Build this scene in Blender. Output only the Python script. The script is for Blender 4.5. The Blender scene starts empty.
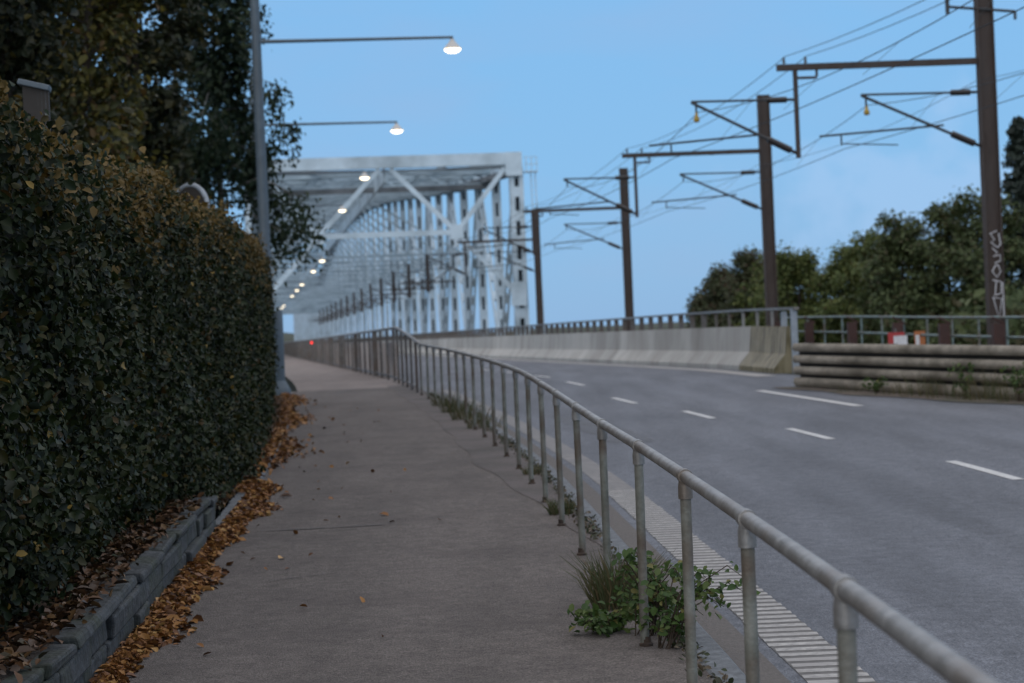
import bpy, math, random
import numpy as np
from mathutils import Vector, Matrix
random.seed(7)
RNG = np.random.default_rng(11)
R_ = math.radians
sc = bpy.context.scene
col = sc.collection

# ------------------------------------------------------------------ camera
FPX = 2000.0
cd = bpy.data.cameras.new('camera'); cam = bpy.data.objects.new('camera', cd); col.objects.link(cam)
cd.sensor_width = 36; cd.lens = 36 * FPX / 1024; cd.clip_start = .1; cd.clip_end = 9000
EYE = 1.67
cam.matrix_world = Matrix.Translation((0, 0, EYE)) @ Matrix.Rotation(R_(90) - 6 / FPX, 4, 'X') @ Matrix.Rotation(R_(-2.4), 4, 'Z')
cd.dof.use_dof = True; cd.dof.focus_distance = 9.5; cd.dof.aperture_fstop = 3.8
sc.camera = cam

# ------------------------------------------------------------------ sky and light (dusk, soft)
SUN_EL, SUN_AZ = R_(9), R_(200)      # low, behind the camera
w = bpy.data.worlds.new('World'); sc.world = w; w.use_nodes = True
nt = w.node_tree; nt.nodes.clear()
wo = nt.nodes.new('ShaderNodeOutputWorld'); bg = nt.nodes.new('ShaderNodeBackground')
sky = nt.nodes.new('ShaderNodeTexSky'); sky.sky_type = 'NISHITA'; sky.sun_disc = False
sky.sun_elevation = SUN_EL; sky.sun_rotation = SUN_AZ; sky.air_density = 1.0; sky.dust_density = .4; sky.ozone_density = 3.0
tc = nt.nodes.new('ShaderNodeTexCoord')
sep = nt.nodes.new('ShaderNodeSeparateXYZ'); nt.links.new(tc.outputs['Generated'], sep.inputs[0])
# evens the clear sky low down; brighter grey added above view lights the ground
sky_ramp = nt.nodes.new('ShaderNodeValToRGB'); nt.links.new(sep.outputs['Z'], sky_ramp.inputs[0])
e = sky_ramp.color_ramp.elements
e[0].position = 0.0; e[0].color = (2.7, 4.9, 8.0, 1)
e[1].position = 0.2; e[1].color = (2.35, 5.3, 9.1, 1)
k = sky_ramp.color_ramp.elements.new(0.08); k.color = (2.5, 5.25, 8.8, 1)
k = sky_ramp.color_ramp.elements.new(0.42); k.color = (11.0, 10.9, 11.6, 1)
k = sky_ramp.color_ramp.elements.new(1.0); k.color = (13.6, 13.4, 14.0, 1)
mx = nt.nodes.new('ShaderNodeMix'); mx.data_type = 'RGBA'; mx.inputs[0].default_value = .88
nt.links.new(sky.outputs[0], mx.inputs[6]); nt.links.new(sky_ramp.outputs[0], mx.inputs[7])
mp = nt.nodes.new('ShaderNodeMapping'); mp.inputs['Scale'].default_value = (5, 5, 16); mp.inputs['Location'].default_value = (.4, 0, .75)
nt.links.new(tc.outputs['Generated'], mp.inputs[0])
cn = nt.nodes.new('ShaderNodeTexNoise'); cn.inputs['Scale'].default_value = 1.3; cn.inputs['Detail'].default_value = 5
nt.links.new(mp.outputs[0], cn.inputs['Vector'])
cr = nt.nodes.new('ShaderNodeMapRange'); cr.inputs['From Min'].default_value = .5; cr.inputs['From Max'].default_value = .75
cr.inputs['To Min'].default_value = 0; cr.inputs['To Max'].default_value = .22
# a low bank of faint cloud to the right of the view direction
sb = nt.nodes.new('ShaderNodeVectorMath'); sb.operation = 'SUBTRACT'; sb.inputs[1].default_value = (.215, .974, .062); nt.links.new(tc.outputs['Generated'], sb.inputs[0])
mu = nt.nodes.new('ShaderNodeVectorMath'); mu.operation = 'MULTIPLY'; mu.inputs[1].default_value = (1, 1, 2.6); nt.links.new(sb.outputs[0], mu.inputs[0])
ln_ = nt.nodes.new('ShaderNodeVectorMath'); ln_.operation = 'LENGTH'; nt.links.new(mu.outputs[0], ln_.inputs[0])
c2n = nt.nodes.new('ShaderNodeTexNoise'); c2n.inputs['Scale'].default_value = 30; c2n.inputs['Detail'].default_value = 6; nt.links.new(tc.outputs['Generated'], c2n.inputs['Vector'])
c2a = nt.nodes.new('ShaderNodeMath'); c2a.operation = 'MULTIPLY_ADD'; c2a.inputs[1].default_value = -.30; nt.links.new(c2n.outputs[0], c2a.inputs[0]); nt.links.new(ln_.outputs['Value'], c2a.inputs[2])
c2r = nt.nodes.new('ShaderNodeMapRange'); c2r.interpolation_type = 'SMOOTHSTEP'; c2r.inputs['From Min'].default_value = -.04; c2r.inputs['From Max'].default_value = -.12
c2r.inputs['To Min'].default_value = 0; c2r.inputs['To Max'].default_value = .5; nt.links.new(c2a.outputs[0], c2r.inputs[0])
nt.links.new(cn.outputs[0], cr.inputs[0])
mc = nt.nodes.new('ShaderNodeMix'); mc.data_type = 'RGBA'
nt.links.new(cr.outputs[0], mc.inputs[0]); nt.links.new(mx.outputs[2], mc.inputs[6]); mc.inputs[7].default_value = (4.0, 4.6, 6.6, 1)
mc2 = nt.nodes.new('ShaderNodeMix'); mc2.data_type = 'RGBA'; nt.links.new(c2r.outputs[0], mc2.inputs[0]); nt.links.new(mc.outputs[2], mc2.inputs[6]); mc2.inputs[7].default_value = (4.0, 6.0, 8.9, 1)
nt.links.new(mc2.outputs[2], bg.inputs[0]); bg.inputs[1].default_value = 0.1
nt.links.new(bg.outputs[0], wo.inputs[0])
sd = bpy.data.lights.new('sun', 'SUN'); sd.energy = 0.8; sd.angle = R_(30); sd.color = (1, .93, .86)
sun = bpy.data.objects.new('sun', sd); col.objects.link(sun)
dirv = Vector((math.sin(SUN_AZ) * math.cos(SUN_EL), math.cos(SUN_AZ) * math.cos(SUN_EL), math.sin(SUN_EL)))
sun.rotation_euler = dirv.to_track_quat('Z', 'Y').to_euler()
vs = sc.view_settings
vs.view_transform = 'Standard'; vs.look = 'None'; vs.gamma = 1; vs.exposure = 0.0; vs.use_curve_mapping = False

# ------------------------------------------------------------------ alignment of everything: railing line and ground height
RY = [(-30, .78), (5, .78), (8.5, .72), (10.3, .63), (12.1, .52), (16, .32), (19.6, .13), (21.4, .02), (27, -.43), (33, -.98), (39, -1.62), (45, -2.35), (52, -3.2)]
GY = [(-30, 0), (8, 0), (12, .08), (16, .16), (20, .23), (25, .30), (30, .36), (39, .47), (46, .59), (52, .65), (60, .66), (900, .66)]
def interp(T, y):
    for (a, b), (c, d) in zip(T, T[1:]):
        if y <= c: return b + (d - b) * (y - a) / (c - a)
    return T[-1][1]
def smooth(T, y, wd=2.0):
    return sum(interp(T, y + q * wd) for q in (-1, -.5, 0, .5, 1)) / 5
def R(y):
    if y >= 52: return -3.2 - .1314 * (y - 52)
    return smooth(RY + [(60, -4.25)], y, 1.5)
def G(y): return smooth(GY, max(y, -28), 1.5)
AX = Vector((-.1314, 1, 0)).normalized()      # bridge axis
AP = Vector((1, .1314, 0)).normalized()       # across the bridge

# ------------------------------------------------------------------ helpers
class MB:
    def __init__(s): s.v = []; s.f = []
    def quadbox(s, c, ax, ay, az):
        """box centred at c with half-axes ax ay az"""
        c, ax, ay, az = map(Vector, (c, ax, ay, az)); n = len(s.v)
        for i in (-1, 1):
            for j in (-1, 1):
                for k in (-1, 1): s.v.append(c + ax * i + ay * j + az * k)
        for f in ((0, 1, 3, 2), (4, 6, 7, 5), (0, 4, 5, 1), (2, 3, 7, 6), (0, 2, 6, 4), (1, 5, 7, 3)):
            s.f.append([n + q for q in f])
        return s
    def box(s, x0, x1, y0, y1, z0, z1):
        return s.quadbox(((x0 + x1) / 2, (y0 + y1) / 2, (z0 + z1) / 2), ((x1 - x0) / 2, 0, 0), (0, (y1 - y0) / 2, 0), (0, 0, (z1 - z0) / 2))
    def beam(s, p, q, wd, ht, side=None):
        """rectangular beam p to q; wd across 'side', ht the other way"""
        p, q = Vector(p), Vector(q); d = (q - p); L = d.length; d.normalize()
        sd_ = Vector(side) if side else Vector((0, 0, 1)).cross(d)
        if sd_.length < 1e-4: sd_ = Vector((1, 0, 0))
        sd_ = (sd_ - d * sd_.dot(d)).normalized(); up = d.cross(sd_)
        return s.quadbox((p + q) / 2, sd_ * wd / 2, d * L / 2, up * ht / 2)
    def tube(s, p, q, r0, r1=None, n=10, cap=True):
        return s.poly([p, q], [r0, r0 if r1 is None else r1], n, cap)
    def poly(s, pts, r, n=8, cap=True):
        pts = [Vector(p) for p in pts]
        if not hasattr(r, '__len__'): r = [r] * len(pts)
        base = len(s.v); prev = None
        for i, p in enumerate(pts):
            d = (pts[min(i + 1, len(pts) - 1)] - pts[max(i - 1, 0)])
            d = d.normalized() if d.length > 1e-9 else Vector((0, 0, 1))
            if prev is None:
                a = d.cross(Vector((0, 0, 1)))
                if a.length < .05: a = Vector((1, 0, 0)).cross(d)
            else: a = prev - d * prev.dot(d)
            a.normalize(); prev = a; b = d.cross(a)
            for k in range(n):
                t = 2 * math.pi * k / n
                s.v.append(p + (a * math.cos(t) + b * math.sin(t)) * r[i])
        for i in range(len(pts) - 1):
            for k in range(n):
                s.f.append([base + i * n + k, base + i * n + (k + 1) % n, base + (i + 1) * n + (k + 1) % n, base + (i + 1) * n + k])
        if cap:
            s.f.append([base + k for k in range(n)][::-1]); s.f.append([base + (len(pts) - 1) * n + k for k in range(n)])
        return s
    def lathe(s, c, prof, n=20):
        c = Vector(c); base = len(s.v)
        for (r, z) in prof:
            for k in range(n):
                t = 2 * math.pi * k / n; s.v.append(c + Vector((r * math.cos(t), r * math.sin(t), z)))
        for i in range(len(prof) - 1):
            for k in range(n):
                s.f.append([base + i * n + k, base + i * n + (k + 1) % n, base + (i + 1) * n + (k + 1) % n, base + (i + 1) * n + k])
        return s
    def sweep(s, prof, ys, X, Z, cap=True):
        """profile (dx,dz) swept along y stations: x=X(y)+dx, z=Z(y)+dz"""
        base = len(s.v); n = len(prof)
        for y in ys:
            for dx, dz in prof: s.v.append(Vector((X(y) + dx, y, Z(y) + dz)))
        for i in range(len(ys) - 1):
            for k in range(n):
                s.f.append([base + i * n + k, base + i * n + (k + 1) % n, base + (i + 1) * n + (k + 1) % n, base + (i + 1) * n + k])
        if cap:
            s.f.append([base + k for k in range(n)]); s.f.append([base + (len(ys) - 1) * n + k for k in range(n)][::-1])
        return s
    def build(s, name, mat, parent=None, smooth_=False, world=True, bevel=0):
        o0 = Vector((0, 0, 0))
        if parent is not None and world:
            q = parent
            while q: o0 = o0 + q.location; q = q.parent
        me = bpy.data.meshes.new(name)
        me.from_pydata([tuple(v - o0) for v in s.v], [], s.f); me.update()
        me.materials.append(mat)
        if smooth_:
            me.polygons.foreach_set('use_smooth', [True] * len(me.polygons))
        o = bpy.data.objects.new(name, me); col.objects.link(o)
        if smooth_ == 'angle':
            try:
                me.set_sharp_from_angle(angle=R_(40))
            except Exception: pass
        if parent is not None: o.parent = parent
        if bevel:
            b = o.modifiers.new('bevel', 'BEVEL'); b.width = bevel; b.segments = 2; b.limit_method = 'ANGLE'
        return o

def tag(o, label=None, cat=None, group=None, kind=None):
    if label: o['label'] = label
    if cat: o['category'] = cat
    if group: o['group'] = group
    if kind: o['kind'] = kind
    return o
def empty(name, loc, label, cat, group=None, rz=0):
    o = bpy.data.objects.new(name, None); col.objects.link(o); o.location = loc; o.rotation_euler = (0, 0, rz)
    o.empty_display_size = .2
    return tag(o, label, cat, group)
def copy_tree(o, parent=None):
    c = o.copy(); col.objects.link(c); c.parent = parent
    for ch in [q for q in bpy.data.objects if q.parent == o]: copy_tree(ch, c)
    return c

def mat(name, c1, c2=None, scale=5, rough=.7, metal=0, bump=0, bscale=None, detail=6, spec=.5, stretch=None, c3=None, mscale=None, objrand=0, thr=(.35, .65), grain=0, streak=0):
    m = bpy.data.materials.new(name); m.use_nodes = True; n = m.node_tree; N = n.nodes; L = n.links
    b = N['Principled BSDF']; b.inputs['Roughness'].default_value = rough; b.inputs['Metallic'].default_value = metal
    b.inputs['Specular IOR Level'].default_value = spec
    t = N.new('ShaderNodeTexCoord'); src = t.outputs['Object']
    if stretch:
        mp_ = N.new('ShaderNodeMapping'); mp_.inputs['Scale'].default_value = stretch; L.new(src, mp_.inputs[0]); src = mp_.outputs[0]
    out = None
    c2 = c2 or tuple(q * .8 for q in c1)
    no = N.new('ShaderNodeTexNoise'); no.inputs['Scale'].default_value = scale; no.inputs['Detail'].default_value = detail; no.inputs['Roughness'].default_value = .65
    L.new(src, no.inputs['Vector'])
    r = N.new('ShaderNodeValToRGB'); r.color_ramp.elements[0].position = thr[0]; r.color_ramp.elements[1].position = thr[1]
    r.color_ramp.elements[0].color = (*c2, 1); r.color_ramp.elements[1].color = (*c1, 1)
    L.new(no.outputs[0], r.inputs[0]); out = r.outputs[0]
    if c3:
        n2 = N.new('ShaderNodeTexNoise'); n2.inputs['Scale'].default_value = mscale or scale * .1; n2.inputs['Detail'].default_value = 5
        L.new(src, n2.inputs['Vector'])
        q = N.new('ShaderNodeMapRange'); q.inputs[1].default_value = .45; q.inputs[2].default_value = .7; L.new(n2.outputs[0], q.inputs[0])
        mm = N.new('ShaderNodeMix'); mm.data_type = 'RGBA'; L.new(q.outputs[0], mm.inputs[0]); L.new(out, mm.inputs[6]); mm.inputs[7].default_value = (*c3, 1); out = mm.outputs[2]
    if objrand:
        oi = N.new('ShaderNodeObjectInfo'); q = N.new('ShaderNodeMapRange'); q.inputs[3].default_value = 1 - objrand; q.inputs[4].default_value = 1 + objrand
        L.new(oi.outputs['Random'], q.inputs[0])
        hs = N.new('ShaderNodeHueSaturation'); L.new(q.outputs[0], hs.inputs['Value']); L.new(out, hs.inputs['Color']); out = hs.outputs[0]
    for (sc_, amt, st) in ((95, grain, None), (9, grain * .35, None), (1.6, streak, (1, .12, 1))):
        if not amt: continue
        gn = N.new('ShaderNodeTexNoise'); gn.inputs['Scale'].default_value = sc_; gn.inputs['Detail'].default_value = 2.5
        sv = t.outputs['Object']
        if st:
            mq = N.new('ShaderNodeMapping'); mq.inputs['Scale'].default_value = st; mq.inputs['Rotation'].default_value = (0, 0, .06); L.new(sv, mq.inputs[0]); sv = mq.outputs[0]
        L.new(sv, gn.inputs['Vector'])
        gq = N.new('ShaderNodeMapRange'); gq.inputs[1].default_value = .3; gq.inputs[2].default_value = .7; gq.inputs[3].default_value = 1 - amt; gq.inputs[4].default_value = 1 + amt
        L.new(gn.outputs[0], gq.inputs[0])
        hv = N.new('ShaderNodeHueSaturation'); L.new(gq.outputs[0], hv.inputs['Value']); L.new(out, hv.inputs['Color']); out = hv.outputs[0]
    L.new(out, b.inputs['Base Color'])
    if bump:
        n3 = N.new('ShaderNodeTexNoise'); n3.inputs['Scale'].default_value = bscale or scale * 4; n3.inputs['Detail'].default_value = 4
        L.new(src, n3.inputs['Vector'])
        bp = N.new('ShaderNodeBump'); bp.inputs['Strength'].default_value = bump; bp.inputs['Distance'].default_value = .02
        L.new(n3.outputs[0], bp.inputs['Height']); L.new(bp.outputs[0], b.inputs['Normal'])
    return m
def leafmat(name, cols, rough=.55, trans=.25, topcol=None, ztop=None):
    m = bpy.data.materials.new(name); m.use_nodes = True; n = m.node_tree; N = n.nodes; L = n.links
    b = N['Principled BSDF']; b.inputs['Roughness'].default_value = rough; b.inputs['Specular IOR Level'].default_value = .3
    g = N.new('ShaderNodeNewGeometry')
    r = N.new('ShaderNodeValToRGB'); r.color_ramp.interpolation = 'CONSTANT'
    els = r.color_ramp.elements; els[0].position = 0; els[0].color = (*cols[0][1], 1)
    els[1].position = cols[1][0]; els[1].color = (*cols[1][1], 1)
    for p, c in cols[2:]:
        k = els.new(p); k.color = (*c, 1)
    L.new(g.outputs['Random Per Island'], r.inputs[0]); out = r.outputs[0]
    if topcol:
        sp = N.new('ShaderNodeTexNoise'); sp.inputs['Scale'].default_value = 1.1; sp.inputs['Detail'].default_value = 3
        L.new(g.outputs['Position'], sp.inputs['Vector'])
        sx = N.new('ShaderNodeSeparateXYZ'); L.new(g.outputs['Position'], sx.inputs[0])
        mr = N.new('ShaderNodeMapRange'); mr.inputs[1].default_value = ztop[0]; mr.inputs[2].default_value = ztop[1]; mr.inputs[3].default_value = -.25; mr.inputs[4].default_value = .35
        L.new(sx.outputs['Z'], mr.inputs[0])
        ad = N.new('ShaderNodeMath'); ad.operation = 'ADD'; L.new(mr.outputs[0], ad.inputs[0]); L.new(sp.outputs[0], ad.inputs[1])
        ad2 = N.new('ShaderNodeMath'); ad2.operation = 'MULTIPLY_ADD'; L.new(g.outputs['Random Per Island'], ad2.inputs[0]); ad2.inputs[1].default_value = .5; L.new(ad.outputs[0], ad2.inputs[2])
        gt = N.new('ShaderNodeMapRange'); gt.inputs[1].default_value = .85; gt.inputs[2].default_value = 1.0; L.new(ad2.outputs[0], gt.inputs[0])
        mm = N.new('ShaderNodeMix'); mm.data_type = 'RGBA'; L.new(gt.outputs[0], mm.inputs[0]); L.new(out, mm.inputs[6]); mm.inputs[7].default_value = (*topcol, 1); out = mm.outputs[2]
    L.new(out, b.inputs['Base Color'])
    if trans:
        tr = N.new('ShaderNodeBsdfTranslucent'); L.new(out, tr.inputs[0])
        ms = N.new('ShaderNodeMixShader'); ms.inputs[0].default_value = trans
        L.new(b.outputs[0], ms.inputs[1]); L.new(tr.outputs[0], ms.inputs[2]); L.new(ms.outputs[0], N['Material Output'].inputs['Surface'])
    return m
def emit(name, c, s):
    m = bpy.data.materials.new(name); m.use_nodes = True; b = m.node_tree.nodes['Principled BSDF']
    b.inputs['Base Color'].default_value = (*c, 1); b.inputs['Emission Color'].default_value = (*c, 1); b.inputs['Emission Strength'].default_value = s
    return m

def leaf_mesh(name, P, Nn, size, m, parent=None, jit=.9, elong=1.5, droop=0, origin=(0, 0, 0)):
    """P (n,3) leaf centres, Nn (n,3) facing; every leaf is a folded kite of two triangles"""
    P = np.asarray(P, float); n = len(P)
    Nn = np.asarray(Nn, float) + RNG.normal(0, jit, (n, 3)); Nn /= np.linalg.norm(Nn, axis=1)[:, None] + 1e-9
    T = RNG.normal(0, 1, (n, 3)); T[:, 2] -= droop
    T -= Nn * np.sum(T * Nn, 1)[:, None]; T /= np.linalg.norm(T, axis=1)[:, None] + 1e-9
    B = np.cross(Nn, T); sz = (size * (.45 + .55 * RNG.random(n) + .75 * RNG.random(n) ** 3))[:, None] if np.isscalar(size) else (size * (.6 + .8 * RNG.random(n)))[:, None]
    fold = Nn * sz * .18
    L2 = T * sz * elong * .5
    v0 = P - L2; v3 = P + L2 - fold * .7
    v1 = P - L2 * .35 + B * sz * .42 + fold; v2 = P + L2 * .38 + B * sz * .36 + fold * .8
    v5 = P - L2 * .35 - B * sz * .42 + fold; v4 = P + L2 * .38 - B * sz * .36 + fold * .8
    V = np.stack([v0, v1, v2, v3, v4, v5], 1).reshape(-1, 3) - np.asarray(origin)
    i = np.arange(n) * 6
    F = np.stack([i, i + 1, i + 2, i, i + 2, i + 3, i, i + 3, i + 4, i, i + 4, i + 5], 1).reshape(-1)
    me = bpy.data.meshes.new(name); me.vertices.add(len(V)); me.vertices.foreach_set('co', V.ravel())
    me.loops.add(len(F)); me.loops.foreach_set('vertex_index', F.astype(np.int32))
    me.polygons.add(4 * n); me.polygons.foreach_set('loop_start', (np.arange(4 * n) * 3).astype(np.int32))
    me.update(calc_edges=True); me.validate(); me.materials.append(m)
    o = bpy.data.objects.new(name, me); col.objects.link(o)
    if parent is not None: o.parent = parent
    return o

def strip(name, y0, y1, L, Rr, Z, m, step=1.0, nx=1, kind='structure', parent=None, thick=0):
    b = MB(); n = max(2, int((y1 - y0) / step) + 1); ys = [y0 + (y1 - y0) * i / (n - 1) for i in range(n)]
    for y in ys:
        for j in range(nx + 1):
            x = L(y) + (Rr(y) - L(y)) * j / nx
            z = Z(y) if not callable(getattr(Z, 'xy', None)) else Z.xy(x, y)
            b.v.append(Vector((x, y, z)))
    for i in range(n - 1):
        for j in range(nx):
            a = i * (nx + 1) + j; b.f.append([a, a + 1, a + nx + 2, a + nx + 1])
    o = b.build(name, m, parent)
    if kind: o['kind'] = kind
    return o

# ------------------------------------------------------------------ materials
M = {}
M['path'] = mat('path_asphalt', (.165, .146, .134), (.10, .088, .081), 40, .85, bump=.8, bscale=110, c3=(.108, .095, .088), mscale=1.1, spec=.25, grain=.45, streak=.12)
M['pathedge'] = mat('path_asphalt_edge', (.14, .12, .113), (.08, .068, .064), 50, .9, bump=.6, bscale=120, c3=(.07, .062, .055), mscale=1.3)
M['patch'] = mat('road_patch', (.125, .134, .152), (.078, .085, .098), 40, .85, bump=.6, bscale=110, c3=(.08, .085, .094), mscale=.9, grain=.45)
M['crack'] = mat('tar_joint', (.05, .046, .045), None, 20, .7)
M['path2'] = mat('path_asphalt_new', (.235, .20, .182), (.16, .138, .127), 40, .85, bump=.6, bscale=110, c3=(.17, .147, .135), mscale=.5, spec=.25, grain=.3, streak=.1)
M['road'] = mat('road_asphalt', (.142, .153, .175), (.09, .098, .114), 40, .8, bump=.6, bscale=110, c3=(.10, .109, .127), mscale=.5, spec=.3, stretch=(1, .35, 1), grain=.45, streak=.2)
M['gutter'] = mat('gutter_asphalt', (.13, .118, .108), (.08, .072, .067), 40, .9, bump=.5, bscale=90, c3=(.11, .10, .09), mscale=1.2)
M['kerb'] = mat('kerb_stone', (.15, .165, .18), (.07, .078, .085), 14, .8, bump=.4, bscale=60)
M['white'] = mat('road_paint', (.62, .62, .60), (.30, .30, .30), 30, .6, c3=(.40, .40, .39), mscale=3)
M['whiteold'] = mat('road_paint_worn', (.40, .39, .37), (.20, .195, .19), 22, .7, c3=(.26, .25, .24), mscale=2)
M['linefade'] = mat('line_faded', (.21, .20, .195), (.13, .128, .125), 9, .8, c3=(.14, .138, .14), mscale=1.5)
M['linebase'] = mat('line_base', (.13, .126, .12), (.08, .078, .075), 20, .8)
M['soil'] = mat('soil', (.045, .033, .024), (.018, .014, .011), 9, .95, bump=1, bscale=40)
M['verge'] = mat('verge_dirt', (.125, .098, .078), (.06, .048, .038), 5, .95, bump=1, bscale=25, c3=(.045, .05, .03), mscale=1.2)
M['ground'] = mat('ground_grass', (.035, .045, .022), (.02, .026, .014), 2, .95)
M['ballast'] = mat('ballast', (.12, .10, .09), (.05, .045, .04), 16, .95, bump=1, bscale=30)
M['water'] = mat('water', (.03, .05, .07), (.025, .04, .06), .2, .15, bump=.3, bscale=2)
M['wall'] = mat('wall_stone', (.055, .062, .068), (.018, .022, .023), 9, .85, bump=1.0, bscale=18, c3=(.028, .036, .022), mscale=3)
M['galv'] = mat('galvanised_steel', (.28, .28, .275), (.15, .15, .145), 9, .48, .3, bump=.2, bscale=50, c3=(.15, .13, .11), mscale=2.2)
M['postpaint'] = mat('post_weathered', (.20, .205, .18), (.105, .11, .09), 8, .6, .1, bump=.25, bscale=50, c3=(.10, .075, .055), mscale=5)
M['rustfoot'] = mat('post_foot_rust', (.07, .045, .03), (.03, .022, .018), 30, .9)
M['farrail'] = mat('far_rail_steel', (.13, .125, .12), (.07, .065, .06), 6, .6, .1, c3=(.09, .065, .05), mscale=2)
M['slate'] = mat('pole_grey_paint', (.10, .135, .165), (.075, .105, .13), 5, .55, .1, c3=(.085, .105, .12), mscale=1)
M['lampmetal'] = mat('lamp_metal', (.55, .53, .50), (.42, .41, .39), 5, .5, .1)
M['bulb'] = emit('lamp_light', (1.0, .84, .58), 4)
M['red'] = emit('red_light', (1.0, .03, .02), 2.2)
M['mast'] = mat('mast_rust', (.066, .048, .040), (.042, .031, .026), 4, .8, .1, bump=.2, bscale=30, c3=(.06, .050, .046), mscale=.8, stretch=(3, 3, .6))
M['catsteel'] = mat('catenary_steel', (.05, .055, .06), (.035, .038, .04), 6, .6, .3)
M['wire'] = mat('wire', (.04, .045, .05), None, 6, .6, .3)
M['insul'] = mat('insulator', (.02, .018, .017), None, 6, .35)
M['yellow'] = mat('yellow_insulator', (.45, .30, .04), (.3, .2, .03), 12, .5)
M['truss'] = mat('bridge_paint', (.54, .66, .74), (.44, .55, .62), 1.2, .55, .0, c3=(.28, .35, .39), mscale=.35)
M['truss2'] = mat('bridge_paint_shade', (.40, .51, .58), (.28, .37, .43), 1.2, .6, c3=(.18, .24, .28), mscale=.35)  # bridge paint darkened to stand in for shade on the inner lattice
M['trussd'] = mat('bridge_underside_shade', (.13, .15, .165), (.08, .095, .105), 1.2, .7, c3=(.18, .20, .22), mscale=.4)  # dark colour stands in for shade under chords and beams
M['webd'] = mat('bridge_post_shade', (.05, .068, .085), (.03, .04, .05), 1.2, .8)  # shade inside the box posts, painted as a near-black plate
M['conc'] = mat('barrier_concrete', (.44, .43, .40), (.33, .325, .30), 2.5, .85, bump=.3, bscale=40, c3=(.27, .255, .23), mscale=.7, objrand=.13, stretch=(1, 1, .35))
M['concold'] = mat('barrier_concrete_mossy', (.20, .175, .10), (.07, .06, .03), 3.0, .9, bump=.5, bscale=40, stretch=(1, 2.2, .35), c3=(.26, .23, .15), mscale=3)
M['beige'] = mat('panel_beige', (.48, .40, .34), (.36, .30, .26), 2, .8, c3=(.18, .16, .155), mscale=.7, objrand=.15)
M['timber'] = mat('guard_beam', (.32, .285, .23), (.18, .16, .125), 3, .75, bump=.4, bscale=30, c3=(.10, .085, .06), mscale=1.0, stretch=(1, 1, 2))
M['gdark'] = mat('guard_post_dark', (.03, .026, .022), None, 6, .8)
M['teal'] = mat('teal_rail_paint', (.16, .22, .215), (.10, .14, .14), 8, .6, .1, c3=(.12, .10, .08), mscale=3)
M['redbrown'] = mat('brown_post', (.060, .026, .020), (.035, .018, .015), 5, .8, bump=.2)
M['redp'] = mat('red_paint', (.40, .03, .03), (.3, .03, .03), 8, .6)
M['whitep'] = mat('white_paint', (.65, .66, .68), (.5, .5, .52), 8, .6)
M['orange'] = mat('orange_paint', (.42, .14, .04), (.3, .1, .03), 8, .6)
M['signback'] = mat('sign_grey', (.30, .34, .38), (.22, .25, .28), 10, .5, .2)
M['bark'] = mat('bark', (.07, .055, .042), (.025, .02, .016), 6, .95, bump=1, bscale=30, stretch=(3, 3, .7))
M['barkpale'] = mat('bark_birch', (.28, .27, .25), (.05, .045, .04), 5, .9, bump=.6, bscale=20, stretch=(1, 1, 3))
M['twig'] = mat('twig', (.055, .038, .025), None, 10, .9)
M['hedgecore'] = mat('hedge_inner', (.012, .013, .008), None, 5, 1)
M['hedgeleaf'] = leafmat('hedge_leaf', [(0, (.016, .027, .007)), (.3, (.008, .015, .006)), (.55, (.022, .033, .008)), (.86, (.046, .043, .010)), (.97, (.065, .04, .012)), (.990, (.24, .16, .035))],
                         trans=.2, topcol=(.115, .074, .017), ztop=(1.9, 3.2), rough=.6)
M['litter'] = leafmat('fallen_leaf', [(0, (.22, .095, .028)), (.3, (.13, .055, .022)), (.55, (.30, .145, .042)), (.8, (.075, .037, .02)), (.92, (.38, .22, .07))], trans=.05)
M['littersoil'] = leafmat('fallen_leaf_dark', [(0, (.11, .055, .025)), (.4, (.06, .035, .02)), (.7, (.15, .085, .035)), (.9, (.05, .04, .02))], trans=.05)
M['treeA'] = leafmat('tree_leaf_dark', [(0, (.016, .022, .010)), (.4, (.025, .031, .012)), (.75, (.04, .038, .013)), (.94, (.09, .075, .018))], trans=.25)
M['treeY'] = leafmat('tree_leaf_autumn', [(0, (.04, .045, .014)), (.35, (.085, .08, .018)), (.65, (.14, .115, .025)), (.88, (.09, .055, .018))], trans=.35)
M['birch'] = leafmat('birch_leaf', [(0, (.018, .034, .018)), (.5, (.026, .046, .021)), (.85, (.04, .055, .02))], trans=.25)
M['bushG'] = leafmat('bush_leaf_green', [(0, (.11, .14, .042)), (.4, (.08, .11, .034)), (.75, (.14, .16, .046)), (.95, (.09, .07, .025))], trans=.25)
M['bushD'] = leafmat('bush_leaf_deep', [(0, (.065, .09, .036)), (.5, (.085, .108, .040)), (.85, (.06, .055, .022))], trans=.2)
M['bushB'] = leafmat('bush_leaf_brown', [(0, (.075, .085, .042)), (.4, (.065, .08, .036)), (.82, (.09, .06, .035))], trans=.25)
M['conif'] = leafmat('conifer_needle', [(0, (.016, .026, .020)), (.5, (.024, .036, .026))], trans=.05)
M['weed'] = leafmat('weed_leaf', [(0, (.06, .105, .025)), (.35, (.04, .08, .02)), (.7, (.09, .13, .035)), (.92, (.17, .16, .05))], trans=.25)
M['mossleaf'] = leafmat('moss', [(0, (.05, .05, .03)), (.4, (.035, .045, .02)), (.7, (.09, .07, .045))], trans=.05)
M['grassb'] = leafmat('grass_blade', [(0, (.06, .075, .03)), (.5, (.09, .085, .04)), (.8, (.13, .10, .05))], trans=.2)

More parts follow.
